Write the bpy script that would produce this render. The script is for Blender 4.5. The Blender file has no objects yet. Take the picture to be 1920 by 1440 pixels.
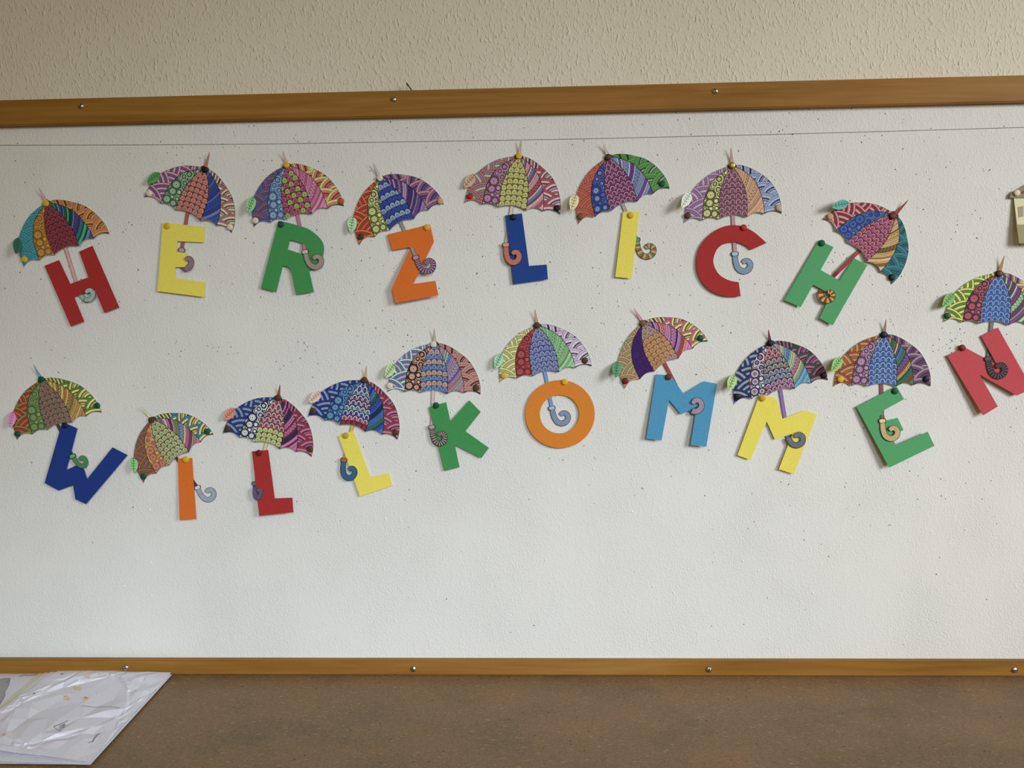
import bpy, bmesh, math, random
import numpy as np
from mathutils import Vector, Matrix
from mathutils.geometry import delaunay_2d_cdt, tessellate_polygon

SC = bpy.context.scene
COL = SC.collection
random.seed(7)

# ------------------------------------------------------------------ camera
FPX = 1450.0
CAM = np.array([0.0, -1.229, 1.21])
YAW, ROLL, PITCH = math.radians(2.02), 0.0110, 0.0
F0 = np.array([-math.sin(YAW), math.cos(YAW), 0.0])
R0 = np.array([math.cos(YAW), math.sin(YAW), 0.0])
U0 = np.array([0, 0, 1.0])
F0, U0 = F0*math.cos(PITCH)+U0*math.sin(PITCH), U0*math.cos(PITCH)-F0*math.sin(PITCH)
UPV = U0*math.cos(ROLL) + R0*math.sin(ROLL)
RTV = R0*math.cos(ROLL) - U0*math.sin(ROLL)
cd = bpy.data.cameras.new('camera')
cd.sensor_width = 36.0; cd.lens = 36.0*FPX/1920.0; cd.clip_start = 0.02
cam = bpy.data.objects.new('camera', cd); COL.objects.link(cam)
cam.matrix_world = Matrix(((RTV[0], UPV[0], -F0[0], CAM[0]), (RTV[1], UPV[1], -F0[1], CAM[1]),
                           (RTV[2], UPV[2], -F0[2], CAM[2]), (0, 0, 0, 1)))
SC.camera = cam

# ------------------------------------------------------------------ light
wd = bpy.data.worlds.new('world'); SC.world = wd; wd.use_nodes = True
bg = wd.node_tree.nodes['Background']
bg.inputs['Color'].default_value = (1.0, 0.73, 0.25, 1); bg.inputs['Strength'].default_value = 0.205

def area(name, loc, target, sx, sz, power, col, spread):
    l = bpy.data.lights.new(name, 'AREA'); l.shape = 'RECTANGLE'; l.size = sx; l.size_y = sz
    l.energy = power; l.color = col; l.spread = math.radians(spread)
    o = bpy.data.objects.new(name, l); COL.objects.link(o)
    o.location = loc
    o.rotation_euler = (Vector(target)-Vector(loc)).to_track_quat('-Z', 'Y').to_euler()
    return o
area('window_daylight', (3.0, -2.3, 2.05), (0.78, 0.0, 1.10), 1.2, 1.3, 12.9, (0.92, 0.965, 1.0), 60)      # window to the right
area('lower_left_fill', (0.8, -4.0, 2.1), (-0.48, 0.0, 0.40), 1.4, 1.4, 6.3, (0.74, 0.87, 1.0), 37)      # added fill lamp behind the camera, brightens the lower left of the board
SC.view_settings.view_transform = 'Standard'; SC.view_settings.look = 'None'
SC.view_settings.gamma = 1.0; SC.view_settings.use_curve_mapping = False
SC.view_settings.exposure = 0.0

# ------------------------------------------------------------------ helpers
def lin(c):
    c = c/255.0
    return c/12.92 if c <= 0.04045 else ((c+0.055)/1.055)**2.4
def hexlin(h, g=1.0):
    h = h.lstrip('#')
    return tuple(min(0.9, lin(int(h[i:i+2], 16))*g) for i in (0, 2, 4))
def muted(c, k=0.10):
    l = 0.3*c[0]+0.59*c[1]+0.11*c[2]
    return tuple(x+(l-x)*k for x in c)

def unproj(uv, h):
    """pixel -> point on the plane h metres in front of the board"""
    uv = np.atleast_2d(np.asarray(uv, float)); h = np.broadcast_to(np.asarray(h, float), (len(uv),))
    d = F0[None] + RTV[None]*((uv[:, :1]-960)/FPX) + UPV[None]*((720-uv[:, 1:2])/FPX)
    t = (-h-CAM[1])/d[:, 1]
    return CAM[None] + d*t[:, None]
def unproj_z(uv, z):
    uv = np.atleast_2d(np.asarray(uv, float)); z = np.broadcast_to(np.asarray(z, float), (len(uv),))
    d = F0[None] + RTV[None]*((uv[:, :1]-960)/FPX) + UPV[None]*((720-uv[:, 1:2])/FPX)
    t = (z-CAM[2])/d[:, 2]
    return CAM[None] + d*t[:, None]

def tag(o, label=None, cat=None, group=None, kind=None):
    if label: o['label'] = label
    if cat: o['category'] = cat
    if group: o['group'] = group
    if kind: o['kind'] = kind
    return o
def empty(name, loc):
    o = bpy.data.objects.new(name, None); COL.objects.link(o); o.location = loc
    o.empty_display_size = 0.02
    return o
def mesh_obj(name, V, F, mat, parent=None, origin=None, fcol=None, smooth=False):
    V = np.asarray(V, float)
    if origin is None:
        origin = np.zeros(3)
    me = bpy.data.meshes.new(name)
    me.from_pydata((V-np.asarray(origin)[None]).tolist(), [], [list(map(int, f)) for f in F])
    if fcol is not None:
        a = me.attributes.new('print_colour', 'FLOAT_COLOR', 'FACE')
        fc = np.ones((len(F), 4), np.float32); fc[:, :3] = fcol
        a.data.foreach_set('color', fc.ravel())
    if smooth:
        me.polygons.foreach_set('use_smooth', [True]*len(me.polygons))
    me.materials.append(mat); me.update()
    o = bpy.data.objects.new(name, me); COL.objects.link(o)
    if parent is not None:
        o.parent = parent
    else:
        o.location = origin
    return o
def box(name, x0, x1, y0, y1, z0, z1, mat, parent=None, bevel=0.0):
    c = np.array([(x0+x1)/2, (y0+y1)/2, (z0+z1)/2]) if parent is None else np.zeros(3)
    bm = bmesh.new(); bmesh.ops.create_cube(bm, size=1.0)
    for v in bm.verts:
        v.co = Vector(((x0 if v.co.x < 0 else x1)-c[0], (y0 if v.co.y < 0 else y1)-c[1], (z0 if v.co.z < 0 else z1)-c[2]))
    if bevel > 0:
        bmesh.ops.bevel(bm, geom=bm.edges[:], offset=bevel, segments=2, affect='EDGES')
    me = bpy.data.meshes.new(name); bm.to_mesh(me); bm.free(); me.materials.append(mat)
    o = bpy.data.objects.new(name, me); COL.objects.link(o)
    if parent is not None: o.parent = parent
    else: o.location = c
    return o

# ------------------------------------------------------------------ materials
def new_mat(name):
    m = bpy.data.materials.new(name); m.use_nodes = True
    nt = m.node_tree
    return m, nt, nt.nodes['Principled BSDF'], nt.nodes, nt.links
def plain(name, col, rough=0.6, metal=0.0, spec=0.5, coat=0.0):
    m, nt, b, N, L = new_mat(name)
    b.inputs['Base Color'].default_value = (*col, 1); b.inputs['Roughness'].default_value = rough
    b.inputs['Metallic'].default_value = metal; b.inputs['Specular IOR Level'].default_value = spec
    b.inputs['Coat Weight'].default_value = coat
    return m
def noise(N, L, vec, scale, detail=3.0, rough=0.55, dist=0.0):
    n = N.new('ShaderNodeTexNoise'); n.inputs['Scale'].default_value = scale
    n.inputs['Detail'].default_value = detail; n.inputs['Roughness'].default_value = rough
    n.inputs['Distortion'].default_value = dist
    if vec is not None: L.new(vec, n.inputs['Vector'])
    return n
def ramp(N, L, src, stops):
    r = N.new('ShaderNodeValToRGB'); e = r.color_ramp.elements
    while len(e) < len(stops): e.new(0.5)
    for i, (p, c) in enumerate(stops):
        e[i].position = p; e[i].color = (*c, 1) if len(c) == 3 else c
    L.new(src, r.inputs['Fac'])
    return r
def mapping(N, L, scale=(1, 1, 1), rot=(0, 0, 0)):
    t = N.new('ShaderNodeNewGeometry'); mp = N.new('ShaderNodeMapping')
    mp.inputs['Scale'].default_value = scale; mp.inputs['Rotation'].default_value = rot
    L.new(t.outputs['Position'], mp.inputs['Vector'])
    return mp.outputs['Vector']
def math_n(N, L, op, a, b):
    n = N.new('ShaderNodeMath'); n.operation = op
    for i, s in enumerate((a, b)):
        if isinstance(s, (int, float)): n.inputs[i].default_value = s
        else: L.new(s, n.inputs[i])
    return n.outputs[0]

def mat_woodchip(name, c1, c2, chip_scale, chip_amt, grain_scale, grain_amt, dist):
    m, nt, b, N, L = new_mat(name)
    v = mapping(N, L)
    big = noise(N, L, v, 2.5, 3)
    L.new(ramp(N, L, big.outputs['Fac'], [(0.3, c1), (0.7, c2)]).outputs['Color'], b.inputs['Base Color'])
    b.inputs['Roughness'].default_value = 0.85; b.inputs['Specular IOR Level'].default_value = 0.2
    # wood chips: sparse elongated bumps leaning several ways, plus a paper grain of uneven strength
    def chips(rot, sc, thr):
        vv = mapping(N, L, (sc*1.45, sc*1.45, sc*0.72), (0, rot, 0))
        n = noise(N, L, vv, 1.0, 1.0, 0.4)
        return ramp(N, L, n.outputs['Fac'], [(thr, (0, 0, 0)), (thr+0.22, (1, 1, 1))]).outputs['Color']
    a = math_n(N, L, 'ADD', math_n(N, L, 'ADD', chips(0.45, chip_scale, 0.58), chips(-0.75, chip_scale*1.2, 0.60)), chips(1.4, chip_scale*1.35, 0.62))
    g = noise(N, L, mapping(N, L, (grain_scale*1.15, grain_scale*1.15, grain_scale*0.8), (0, 0.45, 0)), 1.0, 4, 0.62, 0.3)
    pat = ramp(N, L, noise(N, L, v, 7, 2).outputs['Fac'], [(0.3, (0.45, 0.45, 0.45)), (0.7, (1.25, 1.25, 1.25))]).outputs['Color']
    g2 = math_n(N, L, 'MULTIPLY', g.outputs['Fac'], pat)
    h = math_n(N, L, 'ADD', math_n(N, L, 'MULTIPLY', a, chip_amt), math_n(N, L, 'MULTIPLY', g2, grain_amt))
    bp = N.new('ShaderNodeBump'); bp.inputs['Strength'].default_value = 1.0; bp.inputs['Distance'].default_value = dist
    L.new(h, bp.inputs['Height']); L.new(bp.outputs['Normal'], b.inputs['Normal'])
    return m

def mat_wood():
    m, nt, b, N, L = new_mat('varnished_beech')
    n = noise(N, L, mapping(N, L, (2.2, 20, 38)), 1.0, 5, 0.6, 0.6)
    n2 = noise(N, L, mapping(N, L, (12, 60, 420)), 1.0, 2, 0.5)
    f = math_n(N, L, 'ADD', math_n(N, L, 'MULTIPLY', n.outputs['Fac'], 0.8), math_n(N, L, 'MULTIPLY', n2.outputs['Fac'], 0.2))
    r = ramp(N, L, f, [(0.30, hexlin('80581f')), (0.5, hexlin('96692c')), (0.72, hexlin('a87d40'))])
    L.new(r.outputs['Color'], b.inputs['Base Color'])
    b.inputs['Roughness'].default_value = 0.5; b.inputs['Specular IOR Level'].default_value = 0.16
    return m

def mat_hardboard():
    m, nt, b, N, L = new_mat('brown_hardboard')
    v = mapping(N, L)
    big = noise(N, L, v, 9, 4, 0.6)
    base = ramp(N, L, big.outputs['Fac'], [(0.28, hexlin('705a42')), (0.5, hexlin('806749')), (0.75, hexlin('8b6a47'))]).outputs['Color']
    fine = noise(N, L, v, 420, 3, 0.7)
    fr = ramp(N, L, fine.outputs['Fac'], [(0.3, (0.62, 0.62, 0.62)), (0.7, (1.3, 1.28, 1.22))]).outputs['Color']
    mx = N.new('ShaderNodeMix'); mx.data_type = 'RGBA'; mx.blend_type = 'MULTIPLY'; mx.inputs[0].default_value = 1.0
    L.new(base, mx.inputs[6]); L.new(fr, mx.inputs[7])
    cur = mx.outputs[2]
    # pale fibres in three directions
    for rot, sc, thr, col in ((0.35, 210, 0.70, 'b39c7c'), (-0.6, 240, 0.71, 'a98f70'), (1.25, 200, 0.70, 'b09878')):
        vv = mapping(N, L, (sc*0.42, sc*1.6, 1), (0, 0, rot))
        n = noise(N, L, vv, 1.0, 1, 0.4)
        k = ramp(N, L, n.outputs['Fac'], [(thr, (0, 0, 0)), (thr+0.07, (0.6, 0.6, 0.6))]).outputs['Color']
        q = N.new('ShaderNodeMix'); q.data_type = 'RGBA'
        L.new(k, q.inputs[0]); L.new(cur, q.inputs[6]); q.inputs[7].default_value = (*hexlin(col), 1)
        cur = q.outputs[2]
    # dark specks
    vo = N.new('ShaderNodeTexVoronoi'); vo.inputs['Scale'].default_value = 75; L.new(v, vo.inputs['Vector'])
    wn = noise(N, L, v, 55, 2)
    dk = math_n(N, L, 'MULTIPLY', math_n(N, L, 'LESS_THAN', vo.outputs['Distance'], 0.12), math_n(N, L, 'GREATER_THAN', wn.outputs['Fac'], 0.56))
    q = N.new('ShaderNodeMix'); q.data_type = 'RGBA'
    L.new(math_n(N, L, 'MULTIPLY', dk, 0.8), q.inputs[0]); L.new(cur, q.inputs[6]); q.inputs[7].default_value = (*hexlin('34281e'), 1)
    L.new(q.outputs[2], b.inputs['Base Color'])
    b.inputs['Roughness'].default_value = 0.5; b.inputs['Specular IOR Level'].default_value = 0.3
    return m

def mat_print():
    m, nt, b, N, L = new_mat('coloured_print_paper')
    a = N.new('ShaderNodeAttribute'); a.attribute_name = 'print_colour'
    n = noise(N, L, mapping(N, L, (420, 420, 900), (0, 0.7, 0)), 1.0, 2, 0.6)
    r = ramp(N, L, n.outputs['Fac'], [(0.3, (0.78, 0.78, 0.78)), (0.72, (1.12, 1.12, 1.12))])
    mx = N.new('ShaderNodeMix'); mx.data_type = 'RGBA'; mx.blend_type = 'MULTIPLY'; mx.inputs[0].default_value = 1.0
    L.new(a.outputs['Color'], mx.inputs[6]); L.new(r.outputs['Color'], mx.inputs[7])
    L.new(mx.outputs[2], b.inputs['Base Color'])
    b.inputs['Roughness'].default_value = 0.7; b.inputs['Specular IOR Level'].default_value = 0.2
    return m
def mat_card(name, col):
    m, nt, b, N, L = new_mat(name)
    n = noise(N, L, mapping(N, L), 500, 3, 0.6)
    c2 = tuple(min(1, x*1.06+0.004) for x in col); c1 = tuple(x*0.93 for x in col)
    L.new(ramp(N, L, n.outputs['Fac'], [(0.3, c1), (0.7, c2)]).outputs['Color'], b.inputs['Base Color'])
    b.inputs['Roughness'].default_value = 0.75; b.inputs['Specular IOR Level'].default_value = 0.2
    return m

M_WALL = mat_woodchip('cream_woodchip_wallpaper', hexlin('e0d8c6'), hexlin('e6dfcf'), 150, 0.62, 300, 0.42, 0.0012)
M_BOARD = mat_woodchip('white_papered_board', hexlin('e6e5e1'), hexlin('ebeae7'), 95, 0.16, 370, 1.0, 0.00125)
M_WOOD = mat_wood()
M_TABLE = mat_hardboard()
M_PRINT = mat_print()
M_WHITE = mat_card('white_paper', hexlin('e6e3de'))
M_SCREW = plain('steel_screw', (0.55, 0.53, 0.5), 0.3, 1.0)
M_DARK = plain('dark_slot', (0.02, 0.018, 0.015), 0.8)
M_HOLE = plain('pin_hole_dark', (0.06, 0.052, 0.045), 0.9)
M_FLOOR = plain('grey_floor', (0.22, 0.20, 0.17), 0.6)

# ------------------------------------------------------------------ setting
TZ = float(unproj([[960, 1266]], 0.012)[0, 2])          # table top height (where the lower rail meets it)
WB = 0.006                                             # wall lies 6 mm behind the board face
tag(box('wall_back', -3, 3, WB, WB+0.12, 0, 2.7, M_WALL), kind='structure')
tag(box('floor', -3, 3, -3.4, WB, -0.1, 0.0, M_FLOOR), kind='structure')

def rail(name, v_top, v_bot, h, label):
    zt = np.mean(unproj([[100, v_top[0]], [960, v_top[1]], [1820, v_top[2]]], h)[:, 2])
    zb = np.mean(unproj([[100, v_bot[0]], [960, v_bot[1]], [1820, v_bot[2]]], h)[:, 2])
    o = box(name, -1.7, 1.7, -h, WB, zb, zt, M_WOOD, bevel=0.0012)
    tag(o, label, kind='structure')
    return o, zt, zb
RT = 0.012
rail_up, zu_t, zu_b = rail('trim_1', (185, 165, 142), (233, 212.5, 193), RT, 'brown wooden rail along the top of the pin board')
rail_lo, zl_t, zl_b = rail('trim_2', (1238, 1239, 1239), (1265, 1266, 1266), RT, 'brown wooden rail between the pin board and the table')

def screw(parent, u, v, r):
    p = unproj([[u, v]], RT)[0] - np.array(parent.location)
    V, F = [], []
    prof = [(1.0, 0.0), (0.97, 0.25), (0.75, 0.55), (0.4, 0.72), (0.0, 0.78)]
    n = 20
    for rr, hh in prof[:-1]:
        for k in range(n):
            a = 2*math.pi*k/n
            V.append((p[0]+r*rr*math.cos(a), p[1]-r*hh*0.75, p[2]+r*rr*math.sin(a)))
    V.append((p[0], p[1]-r*0.6, p[2]))
    for j in range(len(prof)-2):
        for k in range(n):
            F.append((j*n+k, j*n+(k+1) % n, (j+1)*n+(k+1) % n, (j+1)*n+k))
    for k in range(n):
        F.append(((len(prof)-2)*n+k, (len(prof)-2)*n+(k+1) % n, len(V)-1))
    s = mesh_obj('screw', V, F, M_SCREW, parent, smooth=True)
    a = random.uniform(0, 3.1); c, q = math.cos(a), math.sin(a); w = r*0.13; l = r*0.78
    Vs = []
    for yy in (p[1]-r*0.66, p[1]-r*0.3):
        for sx, sz in ((-l, -w), (l, -w), (l, w), (-l, w)):
            Vs.append((p[0]+sx*c-sz*q, yy, p[2]+sx*q+sz*c))
    mesh_obj('screw_slot', Vs, [(0, 1, 2, 3), (0, 1, 5, 4), (1, 2, 6, 5), (2, 3, 7, 6), (3, 0, 4, 7)], M_DARK, s)
for u, v in ((152, 199), (738, 186), (1341, 171)): screw(rail_up, u, v, 0.0046)
for u, v in ((236, 1252), (775, 1254), (1329, 1255), (1902, 1256)): screw(rail_lo, u, v, 0.0048)

# pin board: lower sheet + overlapping upper strip (its lower edge is the seam)
board = empty('pinboard', (0, 0, zl_t))
tag(board, 'large white papered pin board full of pin holes between two wooden rails', 'pin board')
BO = np.array([0, 0, zl_t])
def bslab(name, poly_xz, y_front, y_back):
    n = len(poly_xz)
    V = [(x-BO[0], y_front, z-BO[2]) for x, z in poly_xz] + [(x-BO[0], y_back, z-BO[2]) for x, z in poly_xz]
    F = [tuple(range(n))] + [(i, (i+1) % n, n+(i+1) % n, n+i) for i in range(n)]
    return mesh_obj(name, V, F, M_BOARD, board)
seam_px = [(-150, 273), (0, 272), (240, 271.5), (480, 270), (620, 267.7), (860, 264), (1100, 260), (1270, 256), (1440, 252), (1680, 245.5), (1920, 238.5), (2060, 234)]
seam = [(p[0], p[2]) for p in unproj(seam_px, 0.0)]
GAP = 0.0010
bslab('backing', [(-1.7, zl_b), (1.7, zl_b), (1.7, zu_t-0.01), (-1.7, zu_t-0.01)], 0.0014, WB-0.001)
bslab('lower_sheet', [(-1.7, zl_b), (1.7, zl_b), (1.7, seam[-1][1]-GAP)]+[(x, z-GAP) for x, z in seam[::-1]]+[(-1.7, seam[0][1]-GAP)], 0.0, 0.0013)
up = bslab('upper_strip', [(-1.7, seam[0][1])]+seam+[(1.7, seam[-1][1]), (1.7, zu_t-0.012), (-1.7, zu_t-0.012)], -0.0009, 0.0013)

# pin holes and paint blisters
def in_top(v): return v
rng = np.random.default_rng(11)
pts = []
for _ in range(1250):
    u = rng.uniform(0, 1920); v = rng.uniform(200, 1000) if rng.random() < 0.86 else rng.uniform(900, 1220)
    dens = 0.45+0.55*min(1, u/900)
    if v > 640: dens *= max(0.16, 1.1-(v-640)/330) if u < 1250 else max(0.2, 1.2-(v-640)/420)
    if rng.random() < dens: pts.append((u, v, rng.uniform(0.0004, 0.00125)))
for _ in range(40):                                   # clusters where many pins went in
    cu, cv = rng.uniform(60, 1900), rng.uniform(230, 900 if rng.random() < .5 else 700)
    for k in range(int(rng.integers(3, 8))):
        pts.append((cu+rng.normal(0, 13), cv+rng.normal(0, 9), rng.uniform(0.0004, 0.0011)))
for cu, cv, n in ((1795, 660, 22), (1790, 632, 14), (1765, 665, 12), (1585, 735, 10), (1630, 735, 8), (1600, 500, 8), (1560, 580, 6), (1640, 255, 6)):
    for k in range(n): pts.append((cu+rng.normal(0, 12), cv+rng.normal(0, 9), rng.uniform(0.0004, 0.0012)))
V, F = [], []
for u, v, r in pts:
    p = unproj([[u, v]], 0.0)[0]
    top = v < np.interp(u, [s[0] for s in seam_px], [s[1] for s in seam_px])
    y = -0.00105 if top else -0.00012
    if v < np.interp(u, [0, 960, 1920], [240, 217, 197]) or v > 1226: continue
    b0 = len(V); n = 6; el = rng.uniform(0.6, 1.0); an = rng.uniform(0, 3.1)
    for k in range(n):
        a = 2*math.pi*k/n; rr = r*rng.uniform(0.75, 1.15)
        x, z = rr*math.cos(a), rr*el*math.sin(a)
        V.append((p[0]+x*math.cos(an)-z*math.sin(an), y, p[2]-BO[2]+x*math.sin(an)+z*math.cos(an)))
    F.append(tuple(range(b0, b0+n)))
tag(mesh_obj('pin_holes', V, F, M_HOLE, board), kind='stuff')
V, F = [], []
for _ in range(170):
    u, v = rng.uniform(0, 1920), rng.uniform(290, 1225)
    p = unproj([[u, v]], 0.0)[0]; r = rng.uniform(0.0007, 0.0019); el = rng.uniform(0.5, 1); an = rng.uniform(0, 3.1)
    b0 = len(V); n = 8
    for rr, hh in ((1.0, -0.0002), (0.6, 0.55)):
        for k in range(n):
            a = 2*math.pi*k/n; x, z = r*rr*math.cos(a), r*rr*el*math.sin(a)
            V.append((p[0]+x*math.cos(an)-z*math.sin(an), -r*hh, p[2]-BO[2]+x*math.sin(an)+z*math.cos(an)))
    for k in range(n): F.append((b0+k, b0+(k+1) % n, b0+n+(k+1) % n, b0+n+k))
    F.append(tuple(range(b0+n, b0+2*n)))
tag(mesh_obj('paint_blisters', V, F, plain('white_blister', hexlin('efeeea'), 0.6), board, smooth=True), kind='stuff')

# table against the wall
tb = empty('table', (0, -0.3, 0))
tag(tb, 'long table with a speckled brown hardboard top against the wall', 'table')
def tpart(name, x0, x1, y0, y1, z0, z1, m, bev=0.002):
    return box(name, x0, x1, y0+0.3, y1+0.3, z0, z1, m, tb, bev)
tpart('table_top', -1.5, 1.5, -0.62, -0.0002, TZ-0.028, TZ, M_TABLE)
for sx in (-1.42, 1.36):
    for yy in (-0.58, -0.08):
        tpart('leg', sx, sx+0.06, yy, yy+0.06, 0, TZ-0.028, M_WOOD)
tpart('apron', -1.36, 1.36, -0.57, -0.545, TZ-0.11, TZ-0.028, M_WOOD)

# ------------------------------------------------------------------ print template (units: 10.29 per photo pixel)
def catmull(P, n=8):
    P = [np.array(p, float) for p in P]; out = []
    Q = [2*P[0]-P[1]]+P+[2*P[-1]-P[-2]]
    for i in range(1, len(Q)-2):
        for k in range(n):
            t = k/n; a, b, c, d = Q[i-1:i+3]
            out.append(0.5*((2*b)+(-a+c)*t+(2*a-5*b+4*c-d)*t*t+(-a+3*b-3*c+d)*t**3))
    out.append(P[-1]); return [tuple(p) for p in out]
E_L = catmull([(930, 348), (760, 385), (620, 430), (520, 480), (400, 560), (290, 660), (200, 760), (140, 900), (105, 1010), (80, 1130), (65, 1290)], 3)
RIB1 = catmull([(930, 375), (840, 425), (740, 485), (640, 560), (560, 660), (500, 760), (450, 880), (425, 1000), (408, 1130), (400, 1285)], 3)
RIB2 = catmull([(945, 385), (890, 460), (830, 560), (785, 680), (745, 800), (720, 900), (712, 1050), (710, 1300)], 3)
RIB3 = catmull([(995, 385), (1040, 450), (1095, 540), (1160, 680), (1205, 830), (1225, 960), (1230, 1150), (1220, 1325)], 3)
RIB4 = catmull([(1010, 375), (1090, 405), (1195, 480), (1295, 570), (1395, 690), (1465, 850), (1515, 1020), (1540, 1180), (1540, 1305)], 3)
E_R = catmull([(1010, 348), (1100, 350), (1175, 370), (1305, 430), (1435, 515), (1575, 620), (1675, 730), (1765, 880), (1825, 1030), (1860, 1180), (1860, 1335)], 3)
SC1 = catmull([(65, 1290), (140, 1243), (230, 1220), (320, 1238), (400, 1285)], 3)
SC2 = catmull([(400, 1285), (480, 1255), (560, 1247), (640, 1264), (710, 1300)], 3)
SC3 = catmull([(710, 1300), (830, 1264), (960, 1250), (1090, 1266), (1220, 1325)], 3)
SC4 = catmull([(1220, 1325), (1320, 1272), (1400, 1258), (1480, 1273), (1540, 1305)], 3)
SC5 = catmull([(1540, 1305), (1620, 1275), (1700, 1270), (1780, 1290), (1860, 1335)], 3)
def panel_poly(left, scal, right):
    P = list(left)+list(scal[1:])+list(reversed(right))[1:]
    return P
PANELS = [panel_poly(E_L, SC1, RIB1), panel_poly(RIB1, SC2, RIB2), panel_poly(RIB2, SC3, RIB3),
          panel_poly(RIB3, SC4, RIB4), panel_poly(RIB4, SC5, E_R)]
def pip(p, poly):
    x, y = p; c = False; j = len(poly)-1
    for i in range(len(poly)):
        xi, yi = poly[i]; xj, yj = poly[j]
        if (yi > y) != (yj > y) and x < (xj-xi)*(y-yi)/(yj-yi)+xi: c = not c
        j = i
    return c
def disc(c, r, n=None):
    n = n or max(10, min(56, int(r*0.22)))
    return [(c[0]+r*math.cos(2*math.pi*k/n), c[1]+r*math.sin(2*math.pi*k/n)) for k in range(n)]
def stroke(pts, w):
    L, R = [], []
    for i, p in enumerate(pts):
        a = pts[max(0, i-1)]; b = pts[min(len(pts)-1, i+1)]
        dx, dy = b[0]-a[0], b[1]-a[1]; l = math.hypot(dx, dy) or 1
        nx, ny = -dy/l*w/2, dx/l*w/2
        L.append((p[0]+nx, p[1]+ny)); R.append((p[0]-nx, p[1]-ny))
    return L+R[::-1]
LW = 7.0
def ring_bundle(sh, c, rings, poly, ink='ink', seed=0):
    """rings: list of (outer radius, inner radius, slot, deco); drawn from the outside inwards"""
    for (ro, ri, slot, deco) in rings:
        if ro <= 12: continue
        sh.append((disc(c, ro), ink)); sh.append((disc(c, ro-LW), slot))
        rm = (ro-LW+ri)/2; w = ro-LW-ri
        if deco in ('tick', 'dot', 'tri'):
            step = {'tick': 23.0, 'dot': 27.0, 'tri': 30.0}[deco]
            n = max(6, int(2*math.pi*rm/step))
            for k in range(n):
                a = 2*math.pi*(k+0.3)/n; ca, sa = math.cos(a), math.sin(a)
                p = (c[0]+rm*ca, c[1]+rm*sa)
                if not pip(p, poly): continue
                if deco == 'tick':
                    sh.append((stroke([(c[0]+ri*ca, c[1]+ri*sa), (c[0]+(ro-LW+2)*ca, c[1]+(ro-LW+2)*sa)], 8.0), ink))
                elif deco == 'dot':
                    sh.append((disc(p, 6.0, 6), ink))
                else:
                    q = w*0.36
                    sh.append(([(p[0]+q*ca, p[1]+q*sa), (p[0]-q*ca-q*0.8*sa, p[1]-q*sa+q*0.8*ca), (p[0]-q*ca+q*0.8*sa, p[1]-q*sa-q*0.8*ca)], 'tri'))
    if rings:
        ri = rings[-1][1]
        if ri > 12: sh.append((disc(c, ri), ink))

def shapes_p1():
    P = PANELS[0]; S = []
    def fan(c, r, widths, order):
        rings = []; ro = r
        for w, (slot, deco) in zip(widths, order):
            if ro-w < 8: break
            rings.append((ro, ro-w, slot, deco)); ro -= w
        ring_bundle(S, c, rings, P)
    std = [('a', ''), ('b', 'tick'), ('c', ''), ('b', 'tick'), ('a', ''), ('b', 'tick'), ('c', ''), ('b', 'tick')]
    W = [36, 50, 48, 48, 44, 46, 44, 44]
    fan((640, 420), 250, [34, 44, 40, 40, 40], std)
    fan((490, 440), 275, [34, 44, 40, 40, 40, 40], std)
    fan((600, 735), 295, W, std)
    fan((200, 600), 350, W, std)
    fan((440, 1105), 464, W, std)
    fan((60, 1000), 400, W, std)
    fan((480, 1375), 512, W, std)
    fan((40, 1425), 425, W, std)
    fan((230, 1660), 472, [36, 60], [('a', ''), ('b', 'tick')])
    return S
def shapes_p2():
    P = PANELS[1]; S = []
    def tgt(c, R, kind):
        if kind == 'A': seq = [(1, 'ink'), (.94, 'd'), (.72, 'ink'), (.66, 'e'), (.48, 'ink'), (.42, 'e2'), (.14, 'ink')]
        elif kind == 'B': seq = [(1, 'ink'), (.93, 'e'), (.70, 'ink'), (.64, 'd'), (.40, 'ink'), (.34, 'e2'), (.13, 'ink')]
        else: seq = [(1, 'ink'), (.93, 'e'), (.76, 'ink'), (.70, 'd'), (.48, 'ink'), (.42, 'e')]
        for f, s in seq: S.append((disc(c, R*f, max(8, min(30, int(R*f*0.42)))), s))
    for c, R in (((860, 470), 62), ((800, 640), 60), ((660, 960), 82), ((560, 1090), 74), ((665, 1095), 62), ((450, 1080), 45), ((460, 930), 40), ((600, 700), 50), ((690, 1270), 50), ((560, 1240), 40), ((420, 1250), 40)):
        tgt(c, R, 'C')
    for c, R, k in (((730, 565), 86, 'B'), ((650, 645), 68, 'B'), ((708, 755), 72, 'B'), ((718, 845), 58, 'B'),
                    ((565, 840), 96, 'A'), ((540, 985), 82, 'A'), ((485, 1165), 88, 'A'), ((625, 1195), 68, 'A'), ((880, 420), 40, 'B')):
        tgt(c, R, k)
    return S
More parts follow.
